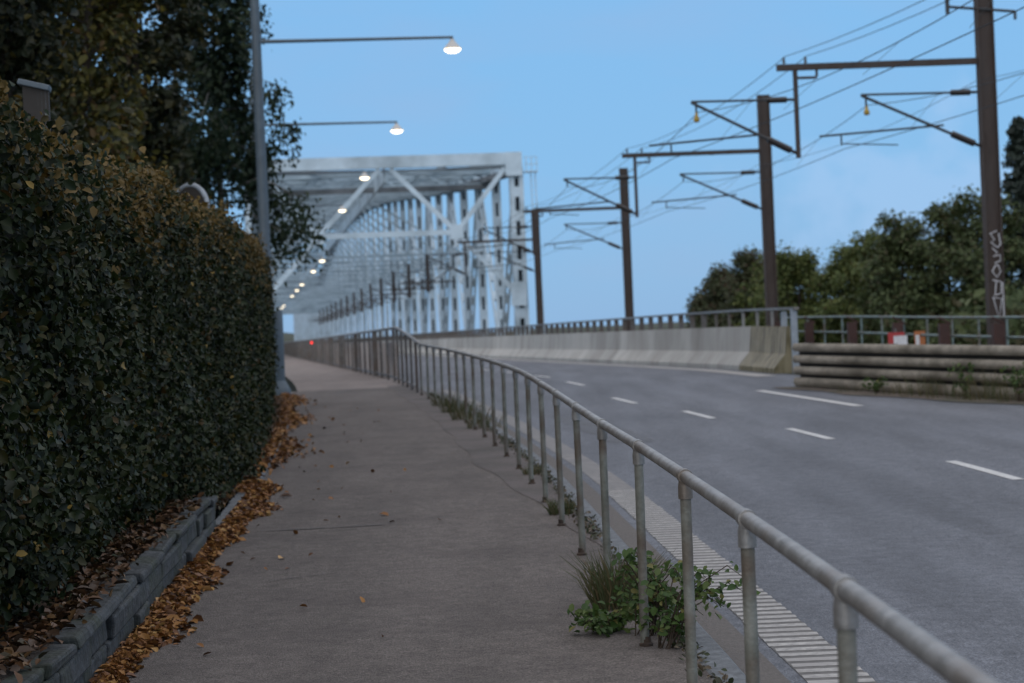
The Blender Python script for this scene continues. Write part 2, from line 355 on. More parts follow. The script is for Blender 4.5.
# ------------------------------------------------------------------ ground, water, path, road
def terr(x, y):
    if y < 165: base = -.55
    else:
        t = min(1, (y - 165) / 70); base = -.55 - 30 * t * t * (3 - 2 * t)
    return base
b = MB(); xs = [-900, -300, -120, -60, -30, -12, 0, 12, 30, 60, 120, 300, 900]; ys = [-200, -60, -20, 0, 20, 40, 60, 90, 120, 150, 165, 180, 195, 210, 225, 240]
for y in ys:
    for x in xs: b.v.append(Vector((x, y, terr(x, y))))
for i in range(len(ys) - 1):
    for j in range(len(xs) - 1):
        a = i * len(xs) + j; b.f.append([a, a + 1, a + len(xs) + 1, a + len(xs)])
tag(b.build('ground', M['ground']), kind='structure')
b = MB(); b.v = [Vector(q) for q in ((-2600, 180, -24), (2600, 180, -24), (2600, 2700, -24), (-2600, 2700, -24))]; b.f = [[0, 1, 2, 3]]
tag(b.build('water', M['water']), kind='structure')

b = MB(); hx = [-2600 + 50 * i for i in range(105)]
for j, yy in enumerate((2300, 2450, 2600, 2690)):
    for x in hx:
        hgt = (10 + 16 * max(0, min(1, (-150 - x) / 250))) * (.8 + .2 * math.sin(x * .011) + .12 * math.sin(x * .037))
        b.v.append(Vector((x, yy, -25 + (25 + hgt) * (0, .8, 1, .3)[j])))
for j in range(3):
    for i in range(104): a = j * 105 + i; b.f.append([a, a + 1, a + 106, a + 105])
tag(b.build('hills', M['ground'], smooth_=True), kind='structure')
YEND = 900
def off(o): return lambda y: R(y) + o
strip('path', -12, 46, off(-2.76), off(.2), G, M['path'], 1, 2)
strip('path_edge', 14, 47, lambda y: R(y) + .19 - .6 * min(1, max(0, (y - 14) / 8)) + .03 * math.sin(y * 1.9), off(.199), lambda y: G(y) + .004, M['pathedge'], .5, 1)
strip('path', 46, YEND, off(-2.5), off(.2), lambda y: G(y), M['path2'], 4, 2)
b = MB()
def crackline(p0, p1, wd_, seed):
    rnd = random.Random(seed); n_ = max(4, int(math.hypot(p1[0] - p0[0], p1[1] - p0[1]) / .12)); dx, dy = p1[0] - p0[0], p1[1] - p0[1]; L_ = math.hypot(dx, dy); ox, oy = -dy / L_, dx / L_; j = 0; n0 = len(b.v)
    for i in range(n_ + 1):
        t = i / n_; j = j * .8 + rnd.gauss(0, .012); w_ = wd_ * rnd.uniform(.4, 1.2) * (1 if 0 < i < n_ else .1)
        x, y = p0[0] + dx * t + ox * j, p0[1] + dy * t + oy * j
        b.v.append(Vector((x - ox * w_, y - oy * w_, G(y) + .006))); b.v.append(Vector((x + ox * w_, y + oy * w_, G(y) + .006)))
    for i in range(n_): b.f.append([n0 + 2 * i, n0 + 2 * i + 1, n0 + 2 * i + 3, n0 + 2 * i + 2])
crackline((R(16.2) - 2.45, 16.2), (R(16.3) - 1.35, 16.35), .02, 1); crackline((R(13.2) - 2.2, 13.2), (R(13) - 1.7, 13.6), .008, 2)
crackline((R(46) - 2.7, 46.0), (R(46) - .1, 46.0), .035, 3); crackline((R(42) - 1.9, 43.2), (R(42) - 1.75, 46.0), .03, 4)
 
tag(b.build('path_cracks', M['crack']), kind='structure')
def patch(name, y0, y1, o0, o1, Z, m):
    strip(name, y0, y1, lambda y: R(y) + o0 + .03 * math.sin(y * 3), lambda y: R(y) + o1 + .02 * math.sin(y * 4), Z, m, .25, 1)
patch('road_patch', 26, 33, 1.6, 2.2, lambda y: G(y) - .10 + .003, M['patch'])
kb = MB(); kprof = [(.2, -.25), (.2, .0), (.215, .012), (.345, .012), (.37, -.01), (.375, -.25)]
kb.sweep(kprof, [y * 1.0 for y in range(-12, 60)], R, G)
tag(kb.build('kerb', M['kerb'], smooth_=False), kind='structure')
ZR = lambda y: G(y) - .10
strip('road', -12, 45, off(.36), off(10.1), ZR, M['road'], 1, 4)
strip('road', 45, YEND, off(.36), off(9.0), ZR, M['road'], 4, 4)
strip('gutter', -12, 60, off(.372), off(.62), lambda y: ZR(y) + .004, M['gutter'], 1, 1)
tag(strip('railway_bed', -12, YEND, off(10.1), off(19.0), lambda y: G(y) - .05, M['ballast'], 4, 2), kind='structure')

strip('edge_line_base', 3, 19.5, off(.70), off(1.02), lambda y: ZR(y) + .0035, M['linebase'], .5, 1)
strip('edge_line_faded', 19.5, 46, off(.72), off(1.0), lambda y: ZR(y) + .0035, M['linefade'], .5, 1)
# rumble edge line: one painted line made of cross bars
b = MB(); y = 3.0
while y < 19.4:
    x0, x1 = R(y) + .70, R(y) + 1.02; d = .088
    jx = random.uniform(-.008, .008)
    z0, z1 = ZR(y) + .005, ZR(y + d) + .005
    n = len(b.v); b.v += [Vector((x0 + jx, y, z0)), Vector((x1 + jx, y, z0)), Vector((x1 + jx, y + d, z1)), Vector((x0 + jx, y + d, z1))]; b.f.append([n, n + 1, n + 2, n + 3])
    y += .15
tag(b.build('edge_line_bars', M['whiteold']), kind='structure')
# lane dashes
b = MB()
for (yc, ox, ln) in ((20.0, 4.55, 2.3), (26.3, 4.23, 2.4), (31.9, 3.80, 2.4), (37.7, 3.55, 2.6), (46.5, 3.95, 2.6), (53, 4.1, 2.6), (60, 4.2, 2.6), (67, 4.2, 2.6), (13.8, 4.7, 2.3), (8, 4.8, 2.3)):
    ys = [yc - ln / 2 + ln * i / 6 for i in range(7)]; n = len(b.v)
    for q in ys: b.v += [Vector((R(q) + ox - .06, q, ZR(q) + .005)), Vector((R(q) + ox + .06, q, ZR(q) + .005))]
    for i in range(6): b.f.append([n + 2 * i, n + 2 * i + 1, n + 2 * i + 3, n + 2 * i + 2])
tag(b.build('lane_dashes', M['white']), kind='structure')
# right edge line near the guard rail, then along the barrier
b = MB(); ys = [32.4 + .5 * i for i in range(15)]; n = 0
for q in ys:
    o_ = 6.5; b.v += [Vector((R(q) + o_ - .09, q, ZR(q) + .007)), Vector((R(q) + o_ + .09, q, ZR(q) + .007))]
for i in range(14): b.f.append([2 * i, 2 * i + 1, 2 * i + 3, 2 * i + 2])
tag(b.build('right_edge_line', M['white']), kind='structure')
strip('shoulder_strip', 46, 200, off(8.05), off(8.55), lambda y: ZR(y) + .005, M['whiteold'], 2, 1)

# verge in front of the guard beams
GL = [(4.9, 43), (5.7, 40.3), (8.15, 32), (11.1, 23), (14.3, 14), (17.5, 5)]
def glx(y):
    for (a, b_), (c, d) in zip(GL, GL[1:]):
        if y >= d: return a + (c - a) * (y - b_) / (d - b_)
    return GL[-1][0]
strip('verge', 5, 40.3, lambda y: glx(y) - .85 + .1 * math.sin(y * 1.7) + .4 * max(0, (y - 36) / 4.3), lambda y: R(y) + 10.08 + max(0, (30 - y) * .3), lambda y: ZR(y) + .012, M['verge'], .5, 2)

# left bank behind the wall
def zb(y): return G(y) + (.315 if y < 15.5 else max(.06, .315 - (y - 15.5) * .12))
strip('flower_bed', -10, 60, lambda y: R(y) - 12, lambda y: R(y) - (2.84 if y < 16 else 2.86), zb, M['soil'], .5, 4)

# ------------------------------------------------------------------ stone retaining wall
wy0, wy1 = 2.0, 16.2
root = empty('retaining_wall', (R(wy0) - 2.8, wy0, 0), 'low dark stone retaining wall with a flat capping course below the hedge', 'wall')
b = MB(); y = wy0
ys = [wy0 + i * .7 for i in range(21)]
for c, (z0, z1, dx) in enumerate(((-.12, .13, 0), (.135, .26, .012))):
    off_ = 0 if c == 0 else .3
    yy = wy0 - off_
    while yy < wy1 - .1:
        L_ = random.uniform(.45, 1.2); y1 = min(yy + L_, wy1); a = max(yy, wy0)
        if y1 - a > .05:
            j = random.uniform(-.022, .022)
            for i in range(1):
                p0 = Vector((R(a) - 2.83 + dx * -1 + j, a + .006, 0)); p1 = Vector((R(y1) - 2.83 - dx + j, y1 - .006, 0))
                zc0, zc1 = G(a), G(y1)
                n = len(b.v)
                for (p, zz) in ((p0, zc0), (p1, zc1)):
                    for (ox, oz) in ((-.08, z0), (.08, z0), (.08, z1), (-.08, z1)): b.v.append(Vector((p.x + ox, p.y, zz + oz)))
                b.f += [[n, n + 1, n + 2, n + 3], [n + 7, n + 6, n + 5, n + 4], [n, n + 4, n + 5, n + 1], [n + 1, n + 5, n + 6, n + 2], [n + 2, n + 6, n + 7, n + 3], [n + 3, n + 7, n + 4, n]]
        yy += L_
for v in b.v: v.x += random.uniform(-.012, .012); v.z += random.uniform(-.008, .005)
b.build('stone_courses', M['wall'], root, bevel=.016)
b = MB(); yy = wy0
while yy < wy1 - .1:
    y1 = min(yy + random.uniform(.6, 1.5), wy1); j = random.uniform(-.022, .022); jz = random.uniform(-.015, .018); n = len(b.v)
    for q in (yy + .006, y1 - .006):
        for (ox, oz) in ((-.04, .265), (.095, .265), (.095, .325), (-.04, .325)): b.v.append(Vector((R(q) - 2.84 + ox + j, q, G(q) + oz + jz)))
    b.f += [[n, n + 1, n + 2, n + 3], [n + 7, n + 6, n + 5, n + 4], [n, n + 4, n + 5, n + 1], [n + 1, n + 5, n + 6, n + 2], [n + 2, n + 6, n + 7, n + 3], [n + 3, n + 7, n + 4, n]]
    yy = y1
for v in b.v: v.x += random.uniform(-.014, .014); v.z += random.uniform(-.008, .010)
b.build('capping', M['wall'], root, bevel=.018)
# low kerb stones beyond the wall
b = MB(); yy = 16.4
while yy < 44:
    y1 = yy + random.uniform(.8, 1.0); j = random.uniform(-.01, .01); n = len(b.v)
    for q in (yy + .008, y1 - .008):
        for (ox, oz) in ((-.06, -.1), (.055, -.1), (.05, .055), (-.06, .06)): b.v.append(Vector((R(q) - 2.78 + ox + j, q, G(q) + oz)))
    b.f += [[n, n + 1, n + 2, n + 3], [n + 7, n + 6, n + 5, n + 4], [n, n + 4, n + 5, n + 1], [n + 1, n + 5, n + 6, n + 2], [n + 2, n + 6, n + 7, n + 3], [n + 3, n + 7, n + 4, n]]
    yy = y1
tag(b.build('edging_stones', M['kerb'], bevel=.012), kind='structure')

# ------------------------------------------------------------------ hedge
HY0, HY1 = 3.0, 40.6
HT = lambda y: G(y) + 2.78 + .14 * max(0, min(1, (10.2 - y) / .5)) + .05 * math.sin(y * .9) + .04 * math.sin(y * 2.3 + 1)
HF = lambda y: R(y) - 3.02 - .26 * max(0, min(1, (y - 30) / 9)) + .05 * math.sin(y * 1.3)
root = empty('hedge', (HF(20) - .6, 20, G(20) + .2), 'tall clipped hedge of dark green leaves browning along its top beside the path', 'hedge')
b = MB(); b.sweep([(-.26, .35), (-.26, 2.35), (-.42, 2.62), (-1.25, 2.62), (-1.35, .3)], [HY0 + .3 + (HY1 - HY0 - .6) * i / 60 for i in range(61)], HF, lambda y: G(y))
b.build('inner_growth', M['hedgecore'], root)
def hedge_pts(n):
    P = []; Nn = []
    # front face: denser near camera
    u = RNG.random(n); y = HY0 + 2.5 + (HY1 - HY0 - 2.5) * u ** 1.25
    for yy in y:
        t = random.random()
        f, top, g = HF(yy), HT(yy), G(yy)
        bulge = .09 * math.sin(yy * 3.1 + 2 * math.sin(yy)) * math.sin(t * 9 + yy)
        if random.random() < .80:
            lo = .33 if yy < 15.5 else .12; z = g + lo + t ** .9 * (top - g - lo)
            edge = max(0, (z - (top - .35)) / .35)
            under = max(0, (g + .8 - z) / .5) * (.22 if yy < 16 else .05)
            x = f + bulge + .2 * math.exp(-((yy - 20) / 6) ** 2) * max(0, 1 - t * 2.2) - edge ** 2 * .16 - under + random.gauss(0, .055)
            if random.random() < .3: x -= random.random() * .18
            P.append((x, yy, z + random.gauss(0, .03))); Nn.append((1, -.35, .45))
        else:
            P.append((f - .05 - random.random() * 1.2, yy, top + bulge * .4 + random.gauss(0, .05))); Nn.append((.1, -.2, 1))
    return P, Nn
P, Nn = hedge_pts(170000)
# far end cap
for i in range(5000):
    g = G(HY1); P.append((HF(HY1) - random.random() * 1.3 + random.gauss(0, .04), HY1 + random.gauss(0, .08), g + .2 + random.random() * 2.75)); Nn.append((.2, 1, .3))
# shoots standing proud
for i in range(420):
    yy = random.uniform(6, 40); f = HF(yy); x = f - random.random() * 1.0; z = HT(yy)
    for k in range(7):
        P.append((x + random.gauss(0, .03), yy + random.gauss(0, .03), z + k * .025 + random.gauss(0, .01))); Nn.append((.5, -.5, .6))
leaf_mesh('foliage', P, Nn, .040, M['hedgeleaf'], root, jit=1.0, elong=1.35, origin=tuple(root.location))
b = MB()
for i in range(150):
    yy = random.uniform(6, 40.5); x = HF(yy) - random.uniform(.15, .6); g = zb(yy)
    b.poly([(x, yy, g - .05), (x + random.uniform(-.1, .12), yy + random.uniform(-.1, .1), g + .5), (x + random.uniform(0, .2), yy + random.uniform(-.2, .2), g + 1.1)], [.016, .011, .005], 5)
b.build('stems', M['twig'], root)

# fallen leaves (nobody could count them)
def litter(name, m, n, fy, fx, fz, size, label):
    P = []; Nn = []
    for i in range(n):
        y = fy(); x = fx(y); P.append((x, y, fz(x, y))); Nn.append((0, 0, 1))
    o = leaf_mesh(name, P, Nn, size, m, jit=.45, elong=1.4)
    return tag(o, label, 'leaves', kind='stuff')
def wlit(y): return (.15 if y < 16 else .19) + .05 * math.sin(y * 1.1 + .5) + .06 * math.sin(y * 2.9)
def heap(x, y):
    t = (x - (R(y) - 2.74)) / max(.1, wlit(y)); return G(y) + .008 + max(0, .055 * (1 - abs(t) ** 1.6)) * random.random()
litter('leaf_litter', M['litter'], 11000, lambda: 7.5 + 13 * random.random() ** 1.15,
       lambda y: R(y) - 2.74 + min(abs(random.gauss(0, .48)), 1.15 + random.random() * .3) * max(.1, wlit(y)), heap, .042, 'orange brown fallen leaves heaped along the foot of the low wall')
litter('leaf_litter', M['litter'], 3600, lambda: random.uniform(19, 44), lambda y: R(y) - 2.78 - .1 + abs(random.gauss(0, .15 + .08 * math.sin(y * .8))), lambda x, y: G(y) + .012 + (.06 if x < R(y) - 2.72 else 0) + .03 * random.random(), .055, 'brown fallen leaves along the far kerb of the path under the hedge')
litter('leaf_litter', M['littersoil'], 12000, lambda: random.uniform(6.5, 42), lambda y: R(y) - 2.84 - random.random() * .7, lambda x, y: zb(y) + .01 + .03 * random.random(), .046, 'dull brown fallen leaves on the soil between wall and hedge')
litter('leaf_litter', M['littersoil'], 260, lambda: random.uniform(6.5, 16), lambda y: R(y) - 2.98 + random.random() ** 2 * .22, lambda x, y: G(y) + .352, .045, 'few brown leaves lying on the capping of the low wall')
litter('loose_leaves', M['litter'], 70, lambda: random.uniform(8.5, 40), lambda y: R(y) - 2.5 + min(2.6, abs(random.gauss(0, .75))), lambda x, y: G(y) + .012, .042, 'single fallen leaves scattered over the asphalt path')

# ------------------------------------------------------------------ trees
def branch_tree(name, x, y, z0, H, crown, lm, bm, label, seed, nleaf, lsize, trunk_r=.14, droop=0, lean=(0, 0), base_frac=.2, nb=26, group=None, cl_r=.45, dens_pow=.6):
    """tapered trunk with limbs; leaf clumps sit round the limb ends"""
    rnd = random.Random(seed)
    root = empty(name, (x, y, z0), label, 'tree', group)
    def tp(t): return Vector((x + lean[0] * t + .12 * math.sin(t * 5 + seed), y + lean[1] * t + .1 * math.cos(t * 4 + seed), z0 + H * t * .96))
    b = MB(); b.poly([tp(i / 12) for i in range(13)], [trunk_r * (1.25 if i == 0 else 1) * (1 - .93 * i / 12) + .01 for i in range(13)], 8)
    b.build('trunk', bm, root, smooth_=True)
    b = MB(); cl = []
    for i in range(nb):
        t = base_frac + (1 - base_frac) * (i + .5) / nb; p0 = tp(t); a = i * 2.399 + rnd.uniform(-.4, .4)
        L_ = crown(t) * rnd.uniform(.7, 1.12)
        up = rnd.uniform(.15, .6) * L_ * (1 - droop * .7)
        d = Vector((math.cos(a), math.sin(a), 0))
        mid = p0 + d * L_ * .5 + Vector((0, 0, up * .7)); end = p0 + d * L_ + Vector((0, 0, up - droop * L_ * .45))
        r = max(.012, trunk_r * (1 - t) * .5)
        b.poly([p0, mid, end], [r, r * .6, .008], 5)
        for k in range(3):
            s = rnd.uniform(.4, 1); q0 = p0.lerp(mid, s * 2) if s < .5 else mid.lerp(end, s * 2 - 1)
            tw = q0 + Vector((rnd.gauss(0, .35), rnd.gauss(0, .35), rnd.uniform(-.1, .5) - droop * .9)) * L_ * .45
            b.poly([q0, tw], [r * .35, .005], 4)
            cl.append((tw, L_)); cl.append((q0.lerp(tw, .5), L_))
        cl.append((end, L_)); cl.append((mid, L_))
    b.build('branches', bm, root)
    cl = [(c, l) for c, l in cl]; P = []; Nn = []
    per = max(1, nleaf // len(cl)); ctr = tp(.6)
    for c, l in cl:
        rr = cl_r * rnd.uniform(.6, 1.3)
        k = int(per * rnd.uniform(.4, 1.6))
        for j in range(k):
            v = Vector((rnd.gauss(0, 1), rnd.gauss(0, 1), rnd.gauss(0, .8))); v = v.normalized() * rr * rnd.random() ** dens_pow
            if droop: v.z = v.z * .8 - rnd.random() ** 2 * droop * 1.5; v.x *= .8; v.y *= .8
            p = c + v; P.append(tuple(p)); n_ = (p - ctr); n_ = n_.normalized() if n_.length > 0 else Vector((0, 0, 1)); Nn.append((n_.x, n_.y, n_.z + .5))
    leaf_mesh('crown', P, Nn, lsize, lm, root, jit=.8, elong=1.5, droop=droop * 2, origin=(x, y, z0))
    return root
cr_oval = lambda r: (lambda t: r * math.sqrt(max(.05, 1 - ((t - .5) / .55) ** 2)))
cr_col = lambda r: (lambda t: r * (.75 + .25 * math.sin(t * 9)))
def PX(px, py, z):    # world X at depth z of a column of the view (planning aid)
    return ((px - 512) + (341 - py) * .0419) * z / 2000
# the dark row behind the hedge
tg = 'trees behind the hedge'
for i, (xx, yy, H, r, lm, nl, ls, lab) in enumerate([
    (-7.3, 20, 10, 2.0, 'treeA', 20000, .085, 'dark leafy tree at the far left edge behind the grey capped box'),
    (-5.9, 24.5, 11, 1.5, 'treeA', 20000, .085, 'dark tree with a thin straight trunk just right of the grey capped box'),
    (-6.5, 31.5, 11, 1.5, 'treeY', 13000, .095, 'yellowing autumn tree with pale gold leaves behind the middle of the hedge'),
    (-8.6, 35, 12, 2.4, 'treeA', 17000, .12, 'dense dark tree standing behind the yellowing autumn tree'),
    (-8.1, 44, 13, 1.8, 'treeA', 13000, .13, 'dark tree left of the drooping birch above the round sign'),
    (-9.9, 56, 14, 1.7, 'treeA', 9000, .17, 'slim dark tree filling the sky gap left of the birch'),
    (-11.8, 52, 15, 2.8, 'treeA', 15000, .19, 'farthest dark tree filling the gap between the birch and the other trees')]):
    branch_tree('leafy_tree', xx, yy, -.2, H, cr_col(r), M[lm], M['bark'], lab, 20 + i, nl, ls, trunk_r=.11 + .02 * (i % 3), base_frac=.16, nb=34, group=tg, cl_r=.55)
branch_tree('birch_tree', -8.75, 62, -.1, 15.5, lambda t: (2.2 if t < .6 else 2.2 - .55 * min(1, (t - .6) / .14)) * (.84 + .3 * math.sin(t * 31 + 1)), M['birch'], M['barkpale'],
            'tall birch with drooping blue green foliage behind the nearest lamp post', 77, 24000, .12, trunk_r=.16, droop=.75, base_frac=.38, nb=58, cl_r=.6)
# trees beyond the railway
rg = 'trees beyond the railway'
for i, (px, dep, toppy, wpx, lm, lab) in enumerate([
    (724, 105, 270, 1.5, 'bushB', 'low brownish green bush near the left end of the far trees'),
    (750, 98, 254, 1.7, 'bushB', 'thin brownish tree just left of the rusty mast beyond the barrier end'),
    (800, 92, 258, 2.4, 'bushG', 'bright green bushy tree just right of the rusty mast'),
    (848, 90, 252, 2.4, 'bushG', 'mid green rounded tree in the middle of the far trees'),
    (898, 84, 226, 2.4, 'bushD', 'deep green taller tree right of the rounded green tree'),
    (943, 86, 212, 2.6, 'bushD', 'dark broad tree left of the graffiti mast'),
    (985, 82, 204, 2.6, 'bushD', 'dark tree behind the foot of the graffiti mast'),
    (780, 95, 262, 2.0, 'bushG', 'low green tree right behind the rusty mast beyond the barrier end'),
    (702, 118, 296, .8, 'bushB', 'smallest bush above the far end of the barrier rail'),
    (876, 98, 238, 2.5, 'bushG', 'green tree half hidden behind the deep green taller tree')]):
    X = PX(px, toppy, dep); v0 = -(px - 512) * .0419 + (341 - toppy) - 6; top = EYE + v0 * dep / 2000; H = top + .5
    branch_tree('leafy_tree', X, dep, -.5, H, (lambda w_: (lambda t: w_ * (1.15 - .75 * t ** 1.6) * (.8 + .25 * math.sin(t * 17 + w_ * 9))))(wpx), M[lm], M['bark'], lab, 50 + i, 13000, .125, trunk_r=.12, base_frac=.04, nb=34, group=rg, cl_r=.62)
P = []; Nn = []
for i in range(16000):
    yy = 74 + random.random() * 34; xx = R(yy) + 24 + random.random() * 9; P.append((xx, yy, -.5 + random.random() ** .8 * (2.6 + .6 * math.sin(yy * .7 + xx)))); Nn.append((-.3, -1, .6))
tag(leaf_mesh('undergrowth', P, Nn, .26, M['bushD'], jit=.7), 'dark scrub filling the gaps under the trees beyond the railway', 'undergrowth', kind='stuff')
def conifer(x, y, z0, H, r, label, seed):
    rnd = random.Random(seed); root = empty('conifer_tree', (x, y, z0), label, 'tree')
    MB().poly([(x, y, z0), (x, y, z0 + H * .98)], [.16, .02], 8).build('trunk', M['bark'], root)
    P = []; Nn = []
    for k in range(46):
        t = (k + .5) / 46; zz = z0 + .5 + (H - .5) * t
        for j in range(7):
            a = rnd.random() * 6.28; L_ = r * (1 - t) ** .8 * rnd.uniform(.6, 1.15) + .12
            for q in range(26):
                s = rnd.random(); P.append((x + math.cos(a) * L_ * s + rnd.gauss(0, .08), y + math.sin(a) * L_ * s + rnd.gauss(0, .08), zz - s * L_ * .25 + rnd.gauss(0, .06))); Nn.append((math.cos(a), math.sin(a), .6))
    leaf_mesh('crown', P, Nn, .13, M['conif'], root, jit=.7, elong=2.2, origin=(x, y, z0))
conifer(PX(1018, 130, 84), 84, -.5, 10.4, 2.2, 'blackish conifer rising above the other trees at the right edge', 3)

# ------------------------------------------------------------------ near hand railing
root = empty('hand_railing', (R(5), 5, 0), 'grey tubular steel hand railing curving away between the path and the road', 'railing')
YRE = 41.4
def RT(y): return G(y) + 1.03 + .03 * min(1, max(0, (y - 12) / 8))
ys = [1.0 + .6 * i for i in range(int((YRE - 1) / .6) + 1)] + [YRE]
MB().poly([(R(q), q, RT(q)) for q in ys], .0265, 14).build('top_rail', M['galv'], root, smooth_=True)
yk = 4.8 + 1.83 * -1; k = 0
rr = random.Random(4)
while yk < YRE:
    x = R(yk); g = G(yk); tx = rr.uniform(-.008, .008)
    g_ = RT(yk) - G(yk) - 1.03
    po = MB().poly([(x + tx, yk, g - .03), (x, yk, g + .975 + g_)], .0235, 12)
    po = po.build('post', M['postpaint'], root, smooth_='angle')
    c = MB(); c.lathe((x, yk, g + .935 + g_), [(.024, -.0), (.031, .0), (.031, .05), (.027, .075)], 14)
    d = Vector((R(yk + .1) - x, .1, RT(yk + .1) - RT(yk))).normalized()
    pc = Vector((x, yk, RT(yk)))
    c.poly([pc - d * .035, pc - d * .034, pc + d * .034, pc + d * .035], [.027, .0325, .0325, .027], 14)
    cl = c.build('clamp', M['galv'], po, smooth_='angle')
    MB().lathe((x, yk, g), [(.036, -.02), (.036, .012), (.026, .02), (.0245, .05)], 12).build('foot_collar', M['rustfoot'], po, smooth_='angle')
    yk += 1.83; k += 1
# ramp piece and far parapet railing
root = empty('parapet_railing', (R(49.5), 49.5, G(49.5)), 'dark rusty upright bar railing running on to the bridge beyond the bend', 'railing')
def RT2(y):
    if y < 49.5: return RT(41.4) + (1.98 - RT(41.4)) * min(1, (y - 41.4) / 7.4) ** .9
    return 1.98 - .05 * min(1, (y - 49.5) / 60)
ys = [41.42 + i * .6 for i in range(15)] + [52 + 4 * i for i in range(int((YEND - 56) / 4))]
MB().poly([(R(q), q, RT2(q)) for q in ys], .035, 8).build('top_rail', M['galv'], root, smooth_=True)
yk = 42.6; k = 0
while k < 96:
    hw = .03 if yk < 50 else (.075 if k % 4 == 0 else .035)
    MB().box(R(yk) - hw, R(yk) + hw, yk - .03, yk + .03, G(yk) - .03, RT2(yk) - .03).build('post', M['farrail'], root)
    yk += 1.5 if yk < 50 else 2.6; k += 1
b = MB()
while yk < 560:
    b.box(R(yk) - .03, R(yk) + .03, yk - .03, yk + .03, G(yk) - .03, RT2(yk) - .03); yk += 1.5
o = b.build('far_posts', M['farrail'], root); o['kind'] = 'stuff'
MB().poly([(R(q), q, G(q) + .12) for q in [43 + i * 1.5 for i in range(6)] + [52 + 8 * i for i in range(40)]], .02, 6).build('bottom_rail', M['farrail'], root)
# beige splash panels on the road side of the parapet railing
root = empty('splash_fence', (R(54) + .3, 54, G(54)), 'beige brown panel fence behind the dark bar railing at the road edge', 'fence')
yk = 54; k = 0
while k < 60:
    L_ = 3.96
    pan = MB(); n = 0
    pan.beam((R(yk) + .30, yk + .02, G(yk) + .50), (R(yk + L_) + .30, yk + L_ - .02, G(yk + L_) + .50), .05, .93)
    pan.build('panel', M['beige'], root)
    yk += 4; k += 1

# grey steel post by the hedge end
root = empty('marker_post', (-5.05, 43.2, G(43)), 'short blue grey steel post with a flared foot beside the hedge end', 'post')
x, y, g = -5.03, 43.2, G(43.2)
MB().lathe((x, y, g), [(.10, -.05), (.105, 1.0), (.105, 1.84), (.09, 1.88), (.0, 1.885)], 16).build('shaft', M['slate'], root, smooth_='angle')
MB().lathe((x, y, g), [(.21, -.02), (.21, .16), (.18, .22), (.106, .36)], 16).build('foot', M['slate'], root, smooth_='angle')

# ------------------------------------------------------------------ street lamps
LG = 'street lamps along the footpath'
def make_lamp(h, label):
    """local coordinates, base at origin, arm towards +x; h = height of the light"""
    root = empty('street_lamp', (0, 0, 0), label, 'street lamp', LG)
    MB().poly([(0, 0, -.1), (0, 0, h * .5), (0, 0, h + 2.3)], [.165, .15, .125], 14).build('pole', M['slate'], root, smooth_='angle')
    a = MB().tube((0, 0, h + .42), (5.45, 0, h + .32), .055, .038, 10).build('arm', M['slate'], root, smooth_='angle')
    MB().tube((5.42, 0, h + .34), (5.42, 0, h + .16), .03, .03, 8).build('hanger', M['slate'], a)
    hd = MB().lathe((5.42, 0, h), [(.0, .27), (.05, .27), (.08, .20), (.17, .10), (.25, .0), (.245, -.01)], 18).build('shade', M['lampmetal'], root, smooth_='angle')
    MB().lathe((5.42, 0, h), [(.228, -.005), (.215, -.05), (.14, -.10), (.0, -.125)], 18).build('bulb', M['bulb'], hd, smooth_='angle')
    return root
base = G(60)
labs = ['nearest street lamp, blue grey pole with its long arm crossing the sky above the hedge', 'second lit lamp, its arm coming out of the birch foliage', 'lit lamp seen in front of the top beam of the bridge portal', 'lit lamp just under the second cross beam of the bridge']
tall = make_lamp(8 + EYE - base, labs[0])
for i, yy in enumerate((55.4, 76.3, 97.6, 121)):
    o = tall if i == 0 else copy_tree(tall)
    o.location = (R(yy) - 3.08, yy, base); o['label'] = labs[i]
low = make_lamp(6.5 + EYE - base, 'x')
ords = ['first', 'second', 'third', 'fourth', 'fifth', 'sixth', 'seventh']
for i, yy in enumerate((157, 179, 217, 240, 267, 330, 350)):
    o = low if i == 0 else copy_tree(low)
    o.location = (R(yy) - 2.55 - .5, yy, base)
    o['label'] = 'small lit lamp inside the bridge, %s from the top of the descending row' % ords[i]
# red light on the parapet
root = empty('signal_light', (R(112) + .1, 112, G(110)), 'small glowing red signal light behind the dark bar railing far down the path', 'signal light')
x, y = R(112) - .12, 112
MB().tube((x, y, G(y)), (x, y, G(y) + .95), .03).build('stem', M['farrail'], root)
MB().lathe((x, y, G(y) + .95), [(.0, 0), (.10, .01), (.10, .24), (.0, .26)], 12).build('housing', M['farrail'], root)
MB().poly([(x, y - .10, G(y) + 1.08), (x, y - .13, G(y) + 1.08)], .06, 12).build('lens', M['red'], root)

# ------------------------------------------------------------------ road barrier with top rail
root = empty('concrete_barrier', (R(47.5) + 9.1, 47.5, ZR(47.5)), 'long pale concrete safety barrier with sloping foot and steel top rail along the road', 'barrier')
prof = [(-.44, 0), (-.44, .12), (-.15, .46), (-.10, 1.10), (.10, 1.10), (.14, 0)]
y = 47.4; k = 0
while k < 62:
    L_ = 6 if k else 3.6
    ys = [y + .012 + (L_ - .024) * i / 3 for i in range(4)]
    s = MB().sweep(prof, ys, off(9.28), ZR).build('barrier_section', M['concold'] if k == 0 else M['conc'], root)
    if k == 0:
        s['label'] = 'mossy ribbed concrete end section'
        rb = MB()
        for q in range(13):
            yy = y + .2 + q * .26
            rb.sweep([(-.166, .46), (-.112, 1.09), (-.09, 1.09), (-.13, .46)], [yy, yy + .05], off(9.28 + .008), ZR)
            rb.sweep([(-.452, .125), (-.168, .455), (-.13, .455), (-.42, .12)], [yy, yy + .05], off(9.28 + .008), ZR)
        rb.build('rib', M['conc'], s)
    y += L_; k += 1
ys = [46.9 + 3 * i for i in range(120)]
